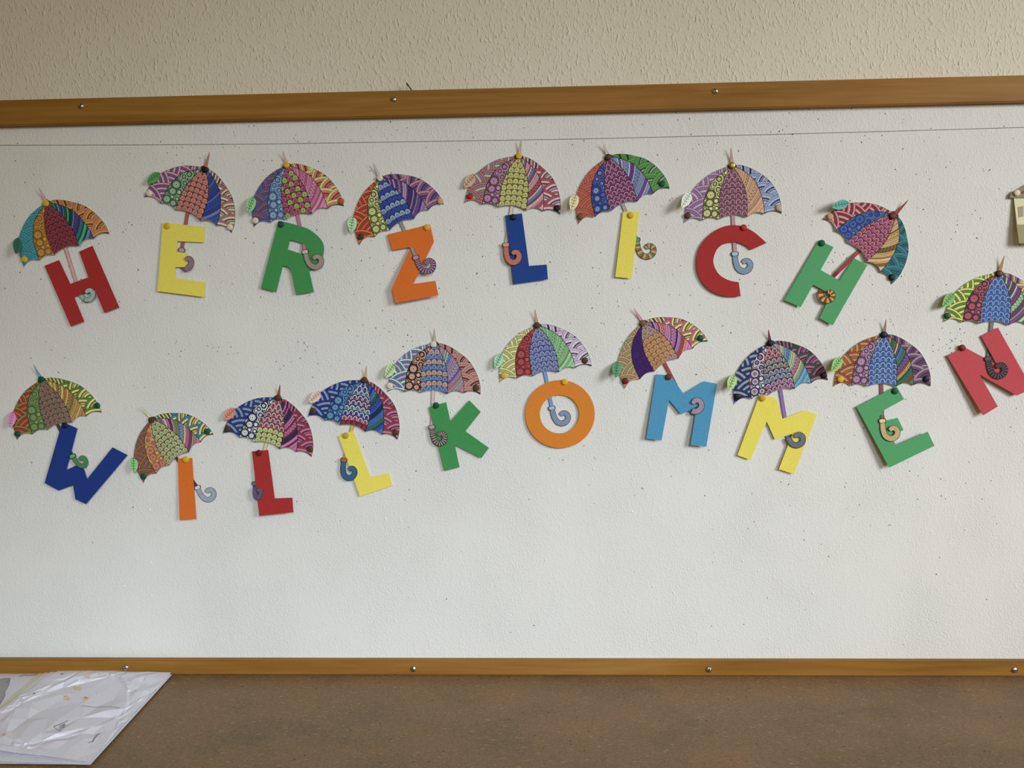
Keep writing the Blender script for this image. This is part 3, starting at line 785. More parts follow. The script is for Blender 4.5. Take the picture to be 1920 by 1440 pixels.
ITEMS = [
 dict(name='red letter H', label='paper umbrella with teal, ochre, wine-red and green panels above the red H', crop=(0, 330, 4.8), PL=(215, 820), PR=(985, 520), AP=(415, 240), tip=(350, 105),
  S=(590, 650), C=(700, 1000), ff=.34, hscale=.9, leaf_lift=.012,
  letter=dict(mat='red', short='red letter H', label='red card letter H leaning at the far left of the upper row', tilt=.02,
   pts=[(400, 808), (530, 757), (632, 970), (795, 912), (712, 680), (832, 628), (1073, 1182), (940, 1232), (850, 1020), (667, 1090), (757, 1308), (637, 1353)]),
  pins=[('yellow', (415, 248), 'peak'), ('yellow', (222, 750), 'left')],
  col=dict(p1=('2f94a4', '3aa2b2', '2b86a0'), p2=('8a5a12', 'c08a20'), p3=(('96404e', '82283a'), '541828'), p4=('1e3a5c', '2a6f8f', '0f5a4a', '2c9a80', '0c4030', '3f7fa6', '4a3a80'), p5=('d0705c', 'b8862a', '5c2c18'), leaf='1e5c48', tip='f09088', stick='ee9088', handle=('3f8f90', 'c8d8d4'))),
 dict(name='yellow letter E', label='paper umbrella with mauve, sage, coral and deep blue panels above the yellow E', crop=(250, 270, 4.8), PL=(95, 480), PR=(885, 800), AP=(645, 215), tip=(685, 72),
  S=(488, 620), C=(435, 955), ff=.43, hsx=.8, leaf_lift=.006,
  letter=dict(mat='yellow', short='yellow letter E', label='yellow card letter E in the upper row', tilt=.02, pin=(308, 738),
   pts=[(263, 705), (645, 748), (637, 886), (395, 875), (388, 968), (497, 985), (490, 1110), (378, 1108), (373, 1205), (650, 1245), (638, 1378), (218, 1325)]),
  pins=[('black', (642, 232), 'peak'), ('white', (143, 445), 'left'), ('white', (870, 748), 'right'), ('yellow', (308, 738), 'letter')],
  col=dict(p1=('c48a9c', '7a5a8c', 'b88aa0'), p2=('3a5c44', '8fb494'), p3=(('fc8a80', 'f07468'), '5c302c'), p4=('2a3f8c', '223a94', '6a6a9c', '2448a0', '2a4a9c'), p5=('9c6a6c', 'c4b498', '4c3c34'), leaf='3a8c34', tip='b46a54', stick='a0503c', handle=('6c4a64', 'a08898'))),
 dict(name='green letter R', label='paper umbrella with blue, green-and-pink checked and lime panels above the green R', crop=(445, 270, 4.8), PL=(148, 750), PR=(960, 560), AP=(443, 190), tip=(408, 62),
  S=(540, 635), C=(610, 970), sf=.8, leaf_lift=.010,
  letter=dict(mat='green', short='green letter R', label='green card letter R in the upper row', tilt=.025, pin=(393, 725),
   pts=catmull([(370, 690), (470, 712), (560, 738), (640, 765), (715, 820), (765, 880), (780, 940), (770, 1010), (745, 1060), (705, 1105), (645, 1135)], 4)+[(690, 1330), (530, 1353)]+catmull([(505, 1250), (492, 1180), (478, 1135), (450, 1105), (408, 1095)], 3)+[(350, 1332), (212, 1295)],
   holes=[[(475, 863), (560, 885), (605, 908), (607, 950), (585, 993), (453, 948)]]),
  pins=[('yellow', (443, 190), 'peak'), ('white', (163, 690), 'left'), ('orange-brown', (935, 515), 'right'), ('green', (393, 725), 'letter')],
  col=dict(p1=('3a5ca8', 'b0584c', '2c5098'), p2=('3c5c8c', '84a8cc'), p3=(lambda r, k: ('9cc458', '8cb448') if (r*2+k*3+r//3) % 5 < 2 else ('c46088', 'a84068'), '5c2430'), p4=('c06088', 'd4809c', 'a84878', 'd078a0'), p5=('d4d070', 'c46c64', '6c2c24'), leaf='74b46c', tip='d49c94', stick='b8607c', handle=('7c6468', 'b8a498'))),
 dict(name='orange letter Z', label='paper umbrella with orange-red, lime, blue-striped and violet panels above the orange Z', crop=(630, 290, 4.8), stripe=2, PL=(210, 815), PR=(970, 445), AP=(392, 210), tip=(332, 68),
  S=(583, 610), C=(718, 925), sf=.66, leaf_lift=.006, hd=(.33, .94),
  letter=dict(mat='orange', short='orange letter Z', label='orange card letter Z in the upper row', tilt=.07, pin=(820, 655),
   pts=[(463, 718), (847, 628), (882, 782), (695, 1163), (895, 1135), (921, 1265), (533, 1336), (503, 1200), (672, 832), (507, 860)]),
  pins=[('white', (395, 212), 'peak'), ('brown', (225, 738), 'left'), ('beige', (940, 420), 'right'), ('yellow', (820, 655), 'letter')],
  col=dict(p1=('d46c30', 'b8382c', 'c4502c'), p2=('5c6c24', 'd4d888'), p3=(alt(('3450a8', '2c449c'), ('a4bcdc', '7c98c0')), '1c2c74'), p4=('4c3474', 'a890b8', '5c3c84', '442c6c', '8c74a4'), p5=('c07c94', '6c5488', '3c2448'), leaf='9cd09c', tip='b0acac', stick='8c8484', handle=('5c3458', 'a87ca0'))),
 dict(name='blue letter L', label='paper umbrella with pale yellow centre and dusty rose side panels above the blue L', crop=(855, 250, 4.8), PL=(75, 628), PR=(935, 728), AP=(565, 205), tip=(588, 55),
  S=(503, 655), C=(450, 1003), hd=(.0, 1), hscale=1.0, hsx=.9, leaf_lift=.004,
  letter=dict(mat='blue', short='blue letter L', label='dark blue card letter L in the upper row', tilt=.02, pin=(515, 755),
   pts=[(443, 738), (593, 720), (657, 1193), (817, 1181), (828, 1313), (515, 1356)]),
  pins=[('yellow', (565, 205), 'peak'), ('black', (908, 675), 'right'), ('red', (128, 565), 'left'), ('navy blue', (515, 755), 'letter')],
  col=dict(p1=('c4665c', '8494b4', 'd0a07c'), p2=('6c3c54', 'b48cac'), p3=(('d8d488', 'c4bc60'), '5c5420'), p4=('c09098', 'a44c50', 'd4b0b4', '5c8cb8', '94404c', 'c898a8'), p5=('a84c54', 'd0a8b4', '3c3048'), leaf='c49c7c', vein='5c3c2c', tip='c4a494', stick='c8b4a8', handle=('b04c40', 'd08870'))),
 dict(name='yellow letter I', label='paper umbrella with brick red, navy, plum and leaf green panels above the yellow I', crop=(1050, 250, 4.8), PL=(165, 818), PR=(988, 497), AP=(433, 212), tip=(388, 85),
  S=(565, 640), C=(690, 958), ff=2, hd=(.12, 1), hsx=1.05, stripe=3, leaf_lift=.010,
  letter=dict(mat='yellow', short='yellow letter I', label='yellow card letter I in the upper row', tilt=.02, pin=(637, 738),
   pts=[(567, 705), (713, 708), (645, 1307), (497, 1292)]),
  pins=[('brown', (433, 215), 'peak'), ('olive brown', (185, 750), 'left'), ('green', (918, 455), 'right'), ('yellow', (637, 738), 'letter')],
  col=dict(p1=('c4543c', 'd87860', 'c0503c'), p2=('24387c', '4a5fae', '8c9cd0'), p3=(('c490b0', '7c3868'), '54204c'), p4=('b8a8c8', '6c8cc0', '9c88b4', '7c9cc8', 'a8b8d8', '64408c'), p5=('5c9c50', '4c8c44', '1c3c20', 'b0c8a8'), leaf='d8cc94', vein='5c5030', tip='c8b4b8', stick='9c9494', handle=('a04c3c', 'd0a048', '508c6c'))),
 dict(name='red letter C', label='paper umbrella with lilac, pale olive, rose, peach and grey-blue panels above the red C', crop=(1265, 265, 4.645), PL=(85, 710), PR=(932, 628), AP=(497, 210), tip=(490, 48),
  S=(507, 638), C=(525, 980), ff=2, leaf_lift=.014,
  letter=dict(mat='red', short='red letter C', label='red card letter C in the upper row', tilt=.015, pin=(600, 752),
   pts=catmull([(800, 885), (740, 830), (690, 790), (620, 750), (560, 733), (490, 730), (420, 745), (340, 785), (270, 845), (220, 915), (195, 990), (188, 1060), (195, 1130), (225, 1205), (270, 1265), (330, 1310), (400, 1340), (470, 1352), (575, 1350)], 4)+catmull([(558, 1227), (490, 1215), (430, 1190), (380, 1150), (350, 1100), (337, 1050), (343, 1000), (370, 940), (415, 900), (470, 882), (530, 878), (580, 890), (630, 915), (665, 945)], 4)),
  pins=[('brass', (500, 210), 'peak'), ('brown', (112, 648), 'left'), ('beige', (903, 580), 'right'), ('red', (600, 752), 'letter')],
  col=dict(p1=('b890b8', 'a880ac', 'c0a0c4'), p2=('5c5c2c', 'd4d490'), p3=(('c498ac', '8c5068'), '6c3448'), p4=('dcac88', 'd4a07c'), p5=('94a4cc', 'a0b0d4', '1c2444'), leaf='d8e8d0', vein='3c8c4c', tip='c49890', stick='b88c90', handle=('5c7ca4', 'a0b8d0'))),
 dict(name='green letter H', label='strongly tilted paper umbrella with red-striped, blue, pink and turquoise panels above the green H', crop=(1455, 350, 5.144), PL=(445, 315), PR=(1115, 940), AP=(1150, 265), tip=(1275, 130),
  S=(810, 612), C=(515, 905), ff=.32, stripe=4, sf=.2, sb=.86, leaf_lift=.012,
  letter=dict(mat='sea green', short='green letter H', label='green card letter H slanting in the upper row', tilt=.02, pin=(440, 545),
   pts=[(415, 515), (555, 583), (430, 803), (612, 905), (755, 690), (880, 757), (547, 1337), (418, 1268), (530, 1040), (360, 945), (238, 1163), (80, 1095)]),
  pins=[('dark red', (1120, 285), 'peak'), ('beige', (520, 290), 'left'), ('black', (1115, 875), 'right'), ('green', (440, 545), 'letter')],
  col=dict(p1=('d88c90', 'a02c38', 'd89098'), p2=('243c8c', '4878c0', '2c4cb0', '3c7058'), p3=(('d48ca0', 'b04c74'), '6c1c40'), p4=('d4b04c', '7c6428', 'd88c74', 'e0c05c', 'c4984c', 'e4a88c'), p5=('2c8c98', '1c6c7c', '0c4c50'), leaf='54b4a4', vein='1c4c48', tip='b03c40', stick='a03434', handle=('8c4420', 'dca850'))),
 dict(name='navy blue letter W', label='paper umbrella with rust, moss green and olive-yellow panels above the navy W', crop=(0, 670, 4.965), PL=(157, 770), PR=(948, 513), AP=(385, 210), tip=(310, 68),
  S=(532, 618), C=(675, 920), hd=(.5, .87), hsx=.8, hscale=.85, leaf_lift=.008,
  letter=dict(mat='navy blue', short='navy blue letter W', label='navy blue card letter W at the start of the lower row', tilt=.02, pin=(605, 635),
   pts=[(580, 600), (720, 662), (618, 1048), (745, 990), (785, 1050), (810, 1135), (1048, 838), (1187, 910), (800, 1367), (700, 1320), (680, 1190), (545, 1240), (415, 1170)]),
  pins=[('green', (385, 205), 'peak'), ('green', (165, 712), 'left'), ('green', (905, 450), 'right'), ('navy blue', (605, 635), 'letter')],
  col=dict(p1=('7c8430', 'b03c2c', 'c05038'), p2=('4c6c34', '7c9c5c'), p3=(('8c8470', '9c6460'), '4c4c38'), p4=('c4c450', 'a87c44', '5c7c2c', 'c08850', 'd0d460', 'b4743c'), p5=('5c7c30', 'c8d068', '6c4c28'), leaf='d47cac', vein='8c3c70', tip='6c94b4', stick='4c3c34', handle=('2c5c34', '5ca060'))),
 dict(name='orange letter I', label='small paper umbrella with crimson, orange, pale green and yellow-blue panels above the orange I', crop=(225, 750, 6.0), PL=(265, 935), PR=(1055, 388), AP=(355, 215), tip=(240, 72),
  S=(640, 660), C=(872, 985), ff=2, hd=(.38, .92), leaf_lift=.008, bulge=.006,
  letter=dict(mat='orange', short='orange letter I', label='orange card letter I in the lower row', tilt=.04, pin=(742, 668),
   pts=[(650, 660), (810, 653), (857, 1340), (670, 1347)]),
  pins=[('brown', (355, 225), 'peak'), ('green', (265, 860), 'left'), ('green', (980, 355), 'right'), ('yellow', (742, 668), 'letter')],
  col=dict(p1=('b05448', '6c7c38', 'a04868'), p2=('b06838', 'dca068', 'd0607c', 'c4b04c'), p3=(('c8d4a0', 'a0b478'), '6c4c20'), p4=('c86c8c', '5c3c5c', 'd070a0', '5c9440', '9c4c8c', '7c8cb0', 'd8d078', 'd0609c'), p5=('3c7c9c', 'd4cc60', '6c2c30'), leaf='74c46c', tip='d4d8a0', stick='5c2c20', handle=('6c7c9c', 'b8c4d8'))),
 dict(name='red letter L', label='paper umbrella with navy, black-and-white circles, lime-edged and plum panels above the red L', crop=(405, 710, 5.333), PL=(65, 553), PR=(955, 783), AP=(620, 190), tip=(640, 60),
  S=(508, 637), C=(392, 1050), hd=(-.1, 1), hsx=.55, hscale=.82, ff=.12, leaf_lift=.006,
  letter=dict(mat='red', short='red letter L', label='red card letter L in the lower row', tilt=.07, pin=(430, 742),
   pts=[(360, 727), (522, 713), (587, 1197), (763, 1190), (773, 1335), (432, 1370)]),
  pins=[('brown', (622, 190), 'peak'), ('brown', (115, 500), 'left'), ('brown', (940, 705), 'right'), ('dark red', (430, 742), 'letter')],
  col=dict(p1=('243c80', '94acd4', '20387c'), p2=('24304c', 'd4d8e0'), p3=(lambda r, k: ('e0c8cc', 'a83c58') if r < 6 else ('dce4a0', 'b8cc50'), '4c4044'), p4=('5c2048', 'c06484', '4c2868', '3c2c38', '4c2470', 'c06c9c'), p5=('8c3050', 'c06880', '3c1c58'), leaf='d47c5c', vein='7c2c20', tip='a83c34', stick='d8c078', handle=('30305c', '7c6c94'))),
 dict(name='yellow letter L', label='paper umbrella with cobalt blue panels and a crimson lower edge above the yellow L', crop=(565, 675, 5.333), PL=(62, 570), PR=(962, 795), AP=(632, 205), tip=(653, 60),
  S=(515, 648), C=(425, 1000), hd=(-.15, .99), hsx=.9, leaf_lift=.006,
  letter=dict(mat='yellow', short='yellow letter L', label='yellow card letter L in the lower row', tilt=.015, pin=(445, 755),
   pts=[(370, 760), (520, 705), (690, 1170), (875, 1130), (912, 1255), (585, 1365)]),
  pins=[('brown', (632, 200), 'peak'), ('brown', (120, 510), 'left'), ('brown', (942, 725), 'right'), ('gold', (445, 755), 'letter')],
  col=dict(p1=('20348c', '94b0d8', '1c3080'), p2=('1c3c74', '5c98c4'), p3=(rows(['e0d8e4']*7+['e0c0c8', '7c2430'], ['3c4ca8', '3c4ca8', '3c7c9c', '6c3c84', '6c3c84', '3c8c98', '34409c', 'b83c6c', 'a02c34']), '2c2850'), p4=('3c8c94', '2c5c6c', '1c4c44', '244cac', '2c5cbc', '1c2c5c', '2868b8', '3074c0'), p5=('8c3450', 'c06c84', '40205c'), leaf='e0bca4', vein='6c4438', tip='d0b050', stick='c8a44c', handle=('1c4870', '3c78a0'), collar='a0602c')),
 dict(name='green letter K', label='paper umbrella with pale lilac, brown-circled, blue-and-peach and pinkish panels above the green K', crop=(710, 605, 4.964), stripe=2, PL=(81, 647), PR=(947, 669), AP=(518, 191), tip=(517, 52),
  S=(508, 632), C=(495, 972), hd=(.1, 1), hsx=.85, leaf_lift=.008,
  letter=dict(mat='green', short='green letter K', label='green card letter K in the lower row', tilt=.015, pin=(535, 770),
   pts=[(467, 787), (628, 740), (668, 917), (843, 722), (950, 830), (807, 1010), (1027, 1165), (955, 1262), (710, 1138), (752, 1345), (612, 1380)]),
  pins=[('white', (510, 202), 'peak'), ('white', (103, 587), 'left'), ('brown', (908, 608), 'right'), ('green', (535, 770), 'letter')],
  col=dict(p1=('b8d8d4', '7484ac', 'b49cc8'), p2=('38201c', 'cca08c'), p3=(alt(('84a4d8', '5c80c0'), ('d8b498', 'c89878')), '2c4474'), p4=('8494bc', 'b090b8', '4c549c', 'b4849c', 'c49490', '9c7890', '8cb4a0', 'a07c94', '98d094', '7088b8', '6c84c4', 'b47c98'), p5=('c48c80', 'b87c78', '38201c'), leaf='a8cc80', tip='c4a898', stick='c8b4b4', handle=('40343c', 'a49490'))),
 dict(name='amber letter O', label='paper umbrella with pale yellow, dark red, periwinkle, green and lavender panels above the amber O', crop=(910, 570, 5.141), PL=(140, 755), PR=(1025, 600), AP=(497, 205), tip=(477, 45),
  S=(575, 660), C=(642, 1003), ff=2, leaf_lift=.007,
  letter=dict(mat='amber', short='amber letter O', label='round amber card letter O in the lower row', tilt=.015, pin=(765, 752), pts=ell(720, 1061, 335, 328), holes=[ell(715, 1062, 190, 185, 40)]),
  pins=[('brown', (497, 205), 'peak'), ('yellow', (178, 690), 'left'), ('brown', (960, 545), 'right'), ('yellow', (765, 752), 'letter')],
  col=dict(p1=('d8d888', 'd0d080', 'dcdc94'), p2=('7c2028', 'b84c4c'), p3=(('a8b0dc', '7080bc'), '344484'), p4=('7cb47c', '94c890'), p5=('ccb8d4', 'd4c4dc', '30202c'), leaf='8ccca4', tip='d48c84', stick='6c94cc', handle=('5c6c94', 'a0b0cc'))),
 dict(name='light blue letter M', label='paper umbrella with solid violet and orange centre panels above the light blue M', crop=(1130, 570, 5.143), PL=(213, 818), PR=(1015, 360), AP=(385, 180), tip=(300, 38),
  S=(600, 578), C=(772, 915), ff=.33, leaf_lift=.014, tip_lift=.004,
  letter=dict(mat='light blue', short='light blue letter M', label='light blue card letter M in the lower row', tilt=.05, pin=(632, 705),
   pts=[(513, 677), (655, 688), (780, 865), (975, 745), (1103, 770), (1000, 1377), (848, 1360), (905, 990), (757, 1065), (640, 925), (568, 1317), (420, 1298)]),
  pins=[('olive brown', (385, 185), 'peak'), ('dark red', (218, 742), 'left'), ('green', (942, 330), 'right'), ('brown', (632, 705), 'letter')],
  col=dict(p1=('d09474', '98b46c', 'cc8c70'), p2=('3c1464', '431a72'), p3=(lambda r, k: ('c8b0a8', 'b08c8c') if r < 3 or (r == 8 and k > 3) else ('e8a878', 'd88c5c'), '7c6c30'), p4=('c4788c', 'd484b0', '8c6c94', 'c878ac', '3c1c70', 'b890c8', 'c46ca0', 'a83434', 'c8a05c', 'd478b0'), p5=('c46484', 'd8d478', '4c3830'), leaf='3c9c68', tip='e088a8', stick='a83c34', handle=('8c7c98', 'c0a8b4'))),
 dict(name='yellow letter M', label='paper umbrella with navy, white-ringed, dark plum and black-green panels above the yellow M', crop=(1345, 610, 4.965), PL=(157, 735), PR=(1030, 510), AP=(490, 160), tip=(475, 40),
  S=(585, 582), C=(645, 965), ff=.20, leaf_lift=.014,
  letter=dict(mat='yellow', short='yellow letter M', label='yellow card letter M in the lower row', tilt=.015, pin=(418, 678),
   pts=[(395, 640), (545, 675), (608, 870), (815, 790), (928, 828), (715, 1385), (572, 1340), (698, 1010), (535, 1062), (460, 895), (307, 1252), (187, 1210)]),
  pins=[('black', (492, 165), 'peak'), ('black', (185, 665), 'left'), ('black', (990, 465), 'right'), ('gold', (418, 678), 'letter')],
  col=dict(p1=('20307c', 'b0c4b8', '203080'), p2=('3c3c74', 'd8d8d8', 'b07c94', '8c3430'), p3=(rows('d8b4c0', ['b05c68', 'b05c68', 'b84c58', '6c9484', '6c8c74', '4c8cb0', '4c90b4', 'a06cac', '9c64a4']), '3c1c30'), p4=('5c94b8', '6ca4c4', 'c8c090', '7cb0c8', 'b87c8c', 'd0c88c', '84bc94', 'a888b0', '58a8d4'), p5=('34503c', 'a8648c', '2c1c34'), leaf='a8d070', tip='803858', stick='9468b4', handle=('4c5464', '8c94a8'))),
 dict(name='green letter E', label='paper umbrella with brick-and-gold, bright blue and rainbow-striped panels above the green E', crop=(1550, 590, 4.8), PL=(62, 648), PR=(935, 645), AP=(515, 178), tip=(535, 42),
  S=(493, 614), C=(502, 957), sf=.76, leaf_lift=.014,
  letter=dict(mat='sea green', short='green letter E', label='green card letter E tilted in the lower row', tilt=.06, pin=(612, 688),
   pts=[(628, 643), (697, 760), (500, 868), (538, 955), (638, 928), (692, 1037), (590, 1090), (622, 1178), (910, 1053), (970, 1180), (563, 1377), (268, 830)]),
  pins=[('navy blue', (515, 180), 'peak'), ('yellow', (122, 583), 'left'), ('black', (893, 580), 'right'), ('green', (612, 688), 'letter')],
  col=dict(p1=('a84430', 'e0b858', 'b85034'), p2=('6c3c6c', 'c09cb8'), p3=(('a0c0ec', '3c68b8'), '2c54a0'), p4=('2c4c94', '7c5c94', 'a84434', 'c8b048', '2c54a8', '2c6c3c', '3c8440', '8c3830', 'e0c060', '3c5c9c', '3c7cc0', '4c7c5c'), p5=('b090a0', '6c4474', '442c4c'), leaf='84c85c', tip='b08068', stick='8c5848', handle=('d49c50', 'ecd09c'))),
 dict(name='rose red letter N', label='paper umbrella with yellow-green, plum-circled and bright blue panels above the rose red N', crop=(1740, 470, 4.5), stripe=2, PL=(133, 603), PR=(985, 640), AP=(600, 185), tip=(645, 42),
  S=(540, 592), C=(508, 912), hd=(.12, 1), leaf_lift=.008,
  letter=dict(mat='rose red', short='rose red letter N', label='rose red card letter N cut off at the right edge', tilt=.06, pin=(287, 820),
   pts=[(160, 885), (315, 818), (580, 960), (447, 720), (590, 648), (880, 1165), (750, 1222), (435, 1045), (590, 1315), (465, 1390)]),
  pins=[('brown', (602, 195), 'peak'), ('green', (162, 550), 'left'), ('dark red', (287, 820), 'letter')],
  col=dict(p1=('e4e468', '6ca444', 'dce05c'), p2=('50244c', 'c45c60'), p3=(('94b4e8', '3468b8'), '2c5cb0'), p4=('5c5450', 'a8d4a4', '5c4c5c', '7c3c7c', 'a4d8a4', '84448c'), p5=('e0d070', 'a06c98', '5c2c5c'), leaf='78bc60', tip='c48c50', stick='7c7878', handle=('30282c', '605458'))),
]
for i, d in enumerate(ITEMS):
    d['seed'] = i+1
    build(d)

# ------------------------------------------------------------------ paper house at the right edge
def flat_part(name, pts, h, mat, parent, O, thick=0.0006):
    return slab(name, pts, [], (lambda p: h(p)) if callable(h) else (lambda p: h), thick, mat, parent, O)
ho = unproj([[1950, 458]], 0.0)[0]
house = empty('paper_house', ho)
tag(house, 'small cream paper house with a grey-brown roof cut off at the right edge', 'paper house')
M_CREAM = mat_card('cream_card', hexlin('cfc6a8', 1.3)); M_ROOF = mat_card('taupe_card', hexlin('8a8070', 1.2))
M_TAUPE = mat_card('olive_card', hexlin('97906f', 1.2)); M_WIN = mat_card('grey_brown_print', hexlin('a89a86', 1.1)); M_REDP = mat_card('red_brown_print', hexlin('8a4434', 1.2))
tilt = lambda b_: (lambda p: b_+max(0, (p[1]-372))*0.00011)
wl = flat_part('house_wall', [(1901, 371), (2004, 371), (1998, 456), (1911, 456)], tilt(0.003), M_CREAM, house, ho)
flat_part('base_stripe', [(1906, 421), (1999.5, 421), (1997.5, 456), (1911, 456)], tilt(0.0034), M_TAUPE, wl, ho)
flat_part('window', [(1908.5, 388), (1919, 386), (1919, 406), (1910, 408)], tilt(0.0034), M_WIN, wl, ho)
flat_part('window', [(1938, 386), (1950, 386), (1950, 406), (1939, 406)], tilt(0.0034), M_WIN, wl, ho)
rf = flat_part('roof', [(1893, 371), (1895, 363), (1952, 330), (2010, 363), (2012, 371)], 0.0046, M_ROOF, house, ho)
flat_part('roof_line', [(1913, 361), (1952, 340), (1952, 346), (1918, 363)], 0.0050, M_REDP, rf, ho)
pin(1906, 362, 0.0048, 'white', 'white push pin on the roof corner of the cream paper house')

# ------------------------------------------------------------------ thin wire above the rail
def tube(name, pts, r, mat, label, cat):
    pts = [np.array(p) for p in pts]; n = 8; V, F = [], []
    for i, p in enumerate(pts):
        t = pts[min(i+1, len(pts)-1)]-pts[max(i-1, 0)]; t = t/np.linalg.norm(t)
        a = np.cross(t, (0, 1, 0)); a /= np.linalg.norm(a); b = np.cross(t, a)
        rr = r[i] if isinstance(r, (list, tuple)) else r
        for k in range(n): V.append(p+a*rr*math.cos(2*math.pi*k/n)+b*rr*math.sin(2*math.pi*k/n))
    for i in range(len(pts)-1):
        for k in range(n): F.append((i*n+k, i*n+(k+1) % n, (i+1)*n+(k+1) % n, (i+1)*n+k))
    F += [tuple(range(n)), tuple(range((len(pts)-1)*n, len(pts)*n))]
    return tag(mesh_obj(name, V, F, mat, None, pts[0], smooth=True), label, cat)
wp = [unproj([q], hh)[0] for q, hh in (((775, 176), -0.002), ((771, 168), 0.002), ((767.5, 163), 0.004), ((763.5, 158), 0.006), ((762.5, 155), 0.007))]
tube('wire_stub', wp, [0.0009, 0.0009, 0.001, 0.0014, 0.0012], plain('dark_wire', hexlin('4a3c30'), 0.6), 'short dark wire end sticking up behind the top rail', 'wire')

# ------------------------------------------------------------------ sheets of paper on the table
def crop_px(p, c=(0, 1220, 5.333)): return (c[0]+p[0]/c[2], c[1]+p[1]/c[2])
def sheet(corners, z, amp, seed, label, mat, drawings=(), n_in=40, curl=None):
    """corners TL, TR, BR, BL in photo pixels on the table; a sheet creased into flat facets"""
    Q = unproj_z([crop_px(c) for c in corners], z)[:, :2]
    r = np.random.default_rng(seed)
    st = []
    for k in range(10): st += [(k/10, 0.0), (1.0, k/10), (1-k/10, 1.0), (0.0, 1-k/10)]
    ne = len(st); tries = 0
    while len(st) < ne+n_in and tries < 4000:
        tries += 1; p = (r.uniform(0.04, 0.96), r.uniform(0.04, 0.96))
        if min((p[0]-q[0])**2+(p[1]-q[1])**2 for q in st) > (0.55/math.sqrt(n_in+1))**2: st.append(p)
    cd_ = delaunay_2d_cdt([Vector(p) for p in st], [], [list(range(ne))], 1, 1e-6, True)
    S_ = np.array([(v.x, v.y) for v in cd_[0]]); T_ = [tuple(f) for f in cd_[2]]
    ed = np.minimum.reduce([S_[:, 0], 1-S_[:, 0], S_[:, 1], 1-S_[:, 1]])
    hz = r.uniform(0, 1, len(S_))*amp*np.clip(0.22+ed*5, 0, 1)
    if curl is not None: hz = hz+curl(S_)
    def bil(P_):
        a, b = P_[:, :1], P_[:, 1:]
        return (1-a)*(1-b)*Q[0]+a*(1-b)*Q[1]+a*b*Q[2]+(1-a)*b*Q[3]
    XY = bil(S_); Z = z+hz
    base = np.array([*Q.mean(axis=0), z])
    V = np.column_stack([XY, Z]); n = len(V); B = V.copy(); B[:, 2] -= 0.00025
    F = []
    for f in T_:
        a, b, c = XY[list(f)]
        F.append(f if (b[0]-a[0])*(c[1]-a[1])-(b[1]-a[1])*(c[0]-a[0]) > 0 else f[::-1])
    cnt = {}
    for f in F:
        for a, b in zip(f, f[1:]+f[:1]): cnt[(min(a, b), max(a, b))] = cnt.get((min(a, b), max(a, b)), 0)+1
    Fe = [(a, b, b+n, a+n) for (a, b), k in cnt.items() if k == 1]
    o = mesh_obj('paper_sheet', np.vstack([V, B]), F+[tuple(i+n for i in f[::-1]) for f in F]+Fe, mat, None, base)
    tag(o, label, 'paper')
    def zat(w):
        best = z
        for f in F:
            a, b, c = XY[list(f)]; den = (b[1]-c[1])*(a[0]-c[0])+(c[0]-b[0])*(a[1]-c[1])
            if abs(den) < 1e-14: continue
            l1 = ((b[1]-c[1])*(w[0]-c[0])+(c[0]-b[0])*(w[1]-c[1]))/den; l2 = ((c[1]-a[1])*(w[0]-c[0])+(a[0]-c[0])*(w[1]-c[1]))/den
            if l1 >= -1e-6 and l2 >= -1e-6 and 1-l1-l2 >= -1e-6: best = max(best, l1*Z[f[0]]+l2*Z[f[1]]+(1-l1-l2)*Z[f[2]])
        return best
    for nm, mark_mat, polys in drawings:
        MV, MF = [], []
        for pl in polys:
            W_ = unproj_z([crop_px(q) for q in pl], z+amp*0.5)[:, :2]; b0 = len(MV)
            for w in W_: MV.append((w[0]-base[0], w[1]-base[1], zat(w)+0.00045-base[2]))
            MF.append(tuple(range(b0, b0+len(pl))))
        mesh_obj(nm, MV, MF, mark_mat, o)
    return o
M_SHEET = mat_card('crumpled_white_paper', hexlin('e5e5f4')); M_SHEET2 = mat_card('grey_white_paper', hexlin('dcdce8'))
M_YELLOWED = mat_card('yellowed_paper', hexlin('d6d2bc'))
M_PENCIL = plain('pencil_grey', hexlin('6a6670'), 0.7); M_SHADE = plain('pencil_shading', hexlin('a3a2a4'), 0.7); M_ORANGE = plain('orange_crayon', hexlin('fbd6b0'), 0.7)
def line(pts, w=4):
    out = []
    for a, b in zip(pts, pts[1:]):
        m = max(1, int(math.hypot(b[0]-a[0], b[1]-a[1])/28)); q = [(a[0]+(b[0]-a[0])*k/m, a[1]+(b[1]-a[1])*k/m) for k in range(m+1)]
        out += [stroke([u, v], w) for u, v in zip(q, q[1:])]
    return out
def blob(cx, cy, rx, ry, seed):
    r = random.Random(seed); out = []
    for k in range(9):                                     # a crayon spot: small patches side by side
        x, y = cx+r.uniform(-.6, .6)*rx, cy+r.uniform(-.6, .6)*ry
        out.append([(x+rx*.36*r.uniform(.7, 1.2)*math.cos(a), y+ry*.36*r.uniform(.7, 1.2)*math.sin(a)) for a in (0, 1.05, 2.1, 3.14, 4.2, 5.25)])
    return out
T0 = TZ+0.0003
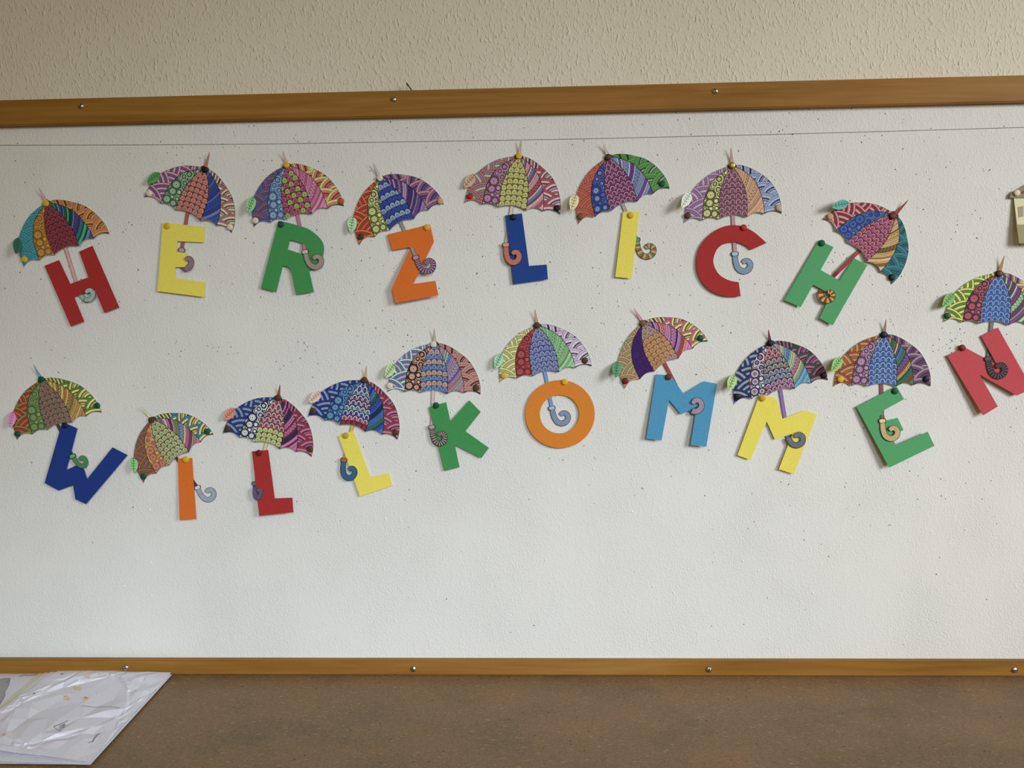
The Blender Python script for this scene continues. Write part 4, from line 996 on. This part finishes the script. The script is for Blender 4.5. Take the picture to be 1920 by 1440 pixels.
sheet([(-900, 215), (430, 212), (-20, 700), (-1700, 700)], T0, 0.0003, 3, 'white sheet with a grey pencil leaf drawing at the far left of the table', M_SHEET2,
      [('pencil_leaf', M_SHADE, [[(-60, 285), (30, 282), (40, 345), (20, 430), (-90, 480)], [(30, 282), (100, 280), (85, 350), (45, 420), (20, 430), (40, 345)], [(20, 430), (45, 420), (50, 450), (-10, 540), (-90, 480)]]),
       ('pencil_line', M_PENCIL, line([(-60, 287), (100, 280), (85, 350), (45, 420), (50, 450), (-5, 545)], 5)), ('pencil_line', M_PENCIL, line([(195, 262), (240, 243), (300, 250), (370, 240)], 4)),
       ('pencil_line', M_PENCIL, line([(100, 283), (0, 400)], 4))], 12)
sheet([(400, 215), (1660, 200), (880, 1130), (-650, 1130)], T0+0.0010, 0.0008, 5, 'yellowed sheet near the bottom of the paper pile on the table', M_YELLOWED, (), 10)
sheet([(470, 200), (1690, 262), (860, 1138), (-600, 1120)], T0+0.0020, 0.0008, 8, 'grey-white sheet in the middle of the paper pile on the table', M_SHEET2, (), 12)
sheet([(520, 198), (1720, 240), (905, 1140), (-480, 1080)], T0+0.0031, 0.0010, 9, 'plain white sheet just under the crumpled top sheet', M_SHEET, (), 14)
sheet([(600, 190), (1712, 222), (895, 1112), (-560, 960)], T0+0.0044, 0.0058, 23, 'crumpled white sheet with orange crayon spots on top of the paper pile', M_SHEET,
      [('orange_spot', M_ORANGE, blob(*q)) for q in ((885, 262, 45, 20, 1), (768, 370, 55, 28, 2), (662, 476, 48, 22, 3), (862, 488, 42, 26, 4), (40, 855, 24, 18, 5))]+
      [('pencil_line', M_PENCIL, line(*q)) for q in (([(538, 770), (610, 735), (680, 705)],), ([(538, 770), (605, 825), (600, 745)],), ([(1005, 812), (960, 830), (920, 905), (985, 815)],), ([(880, 915), (940, 890)], 3),
                                                     ([(810, 562), (1000, 562), (1200, 580)], 3), ([(605, 225), (635, 220)], 8), ([(330, 428), (350, 430)], 10))]+
      [('pencil_shading', M_SHADE, [[(615, 745), (650, 728), (645, 780), (620, 790)]])],
      44, curl=lambda P_: 0.004*np.clip(P_[:, 1]-0.8, 0, 1)/0.2*np.clip(1-P_[:, 0]*1.1, 0, 1))
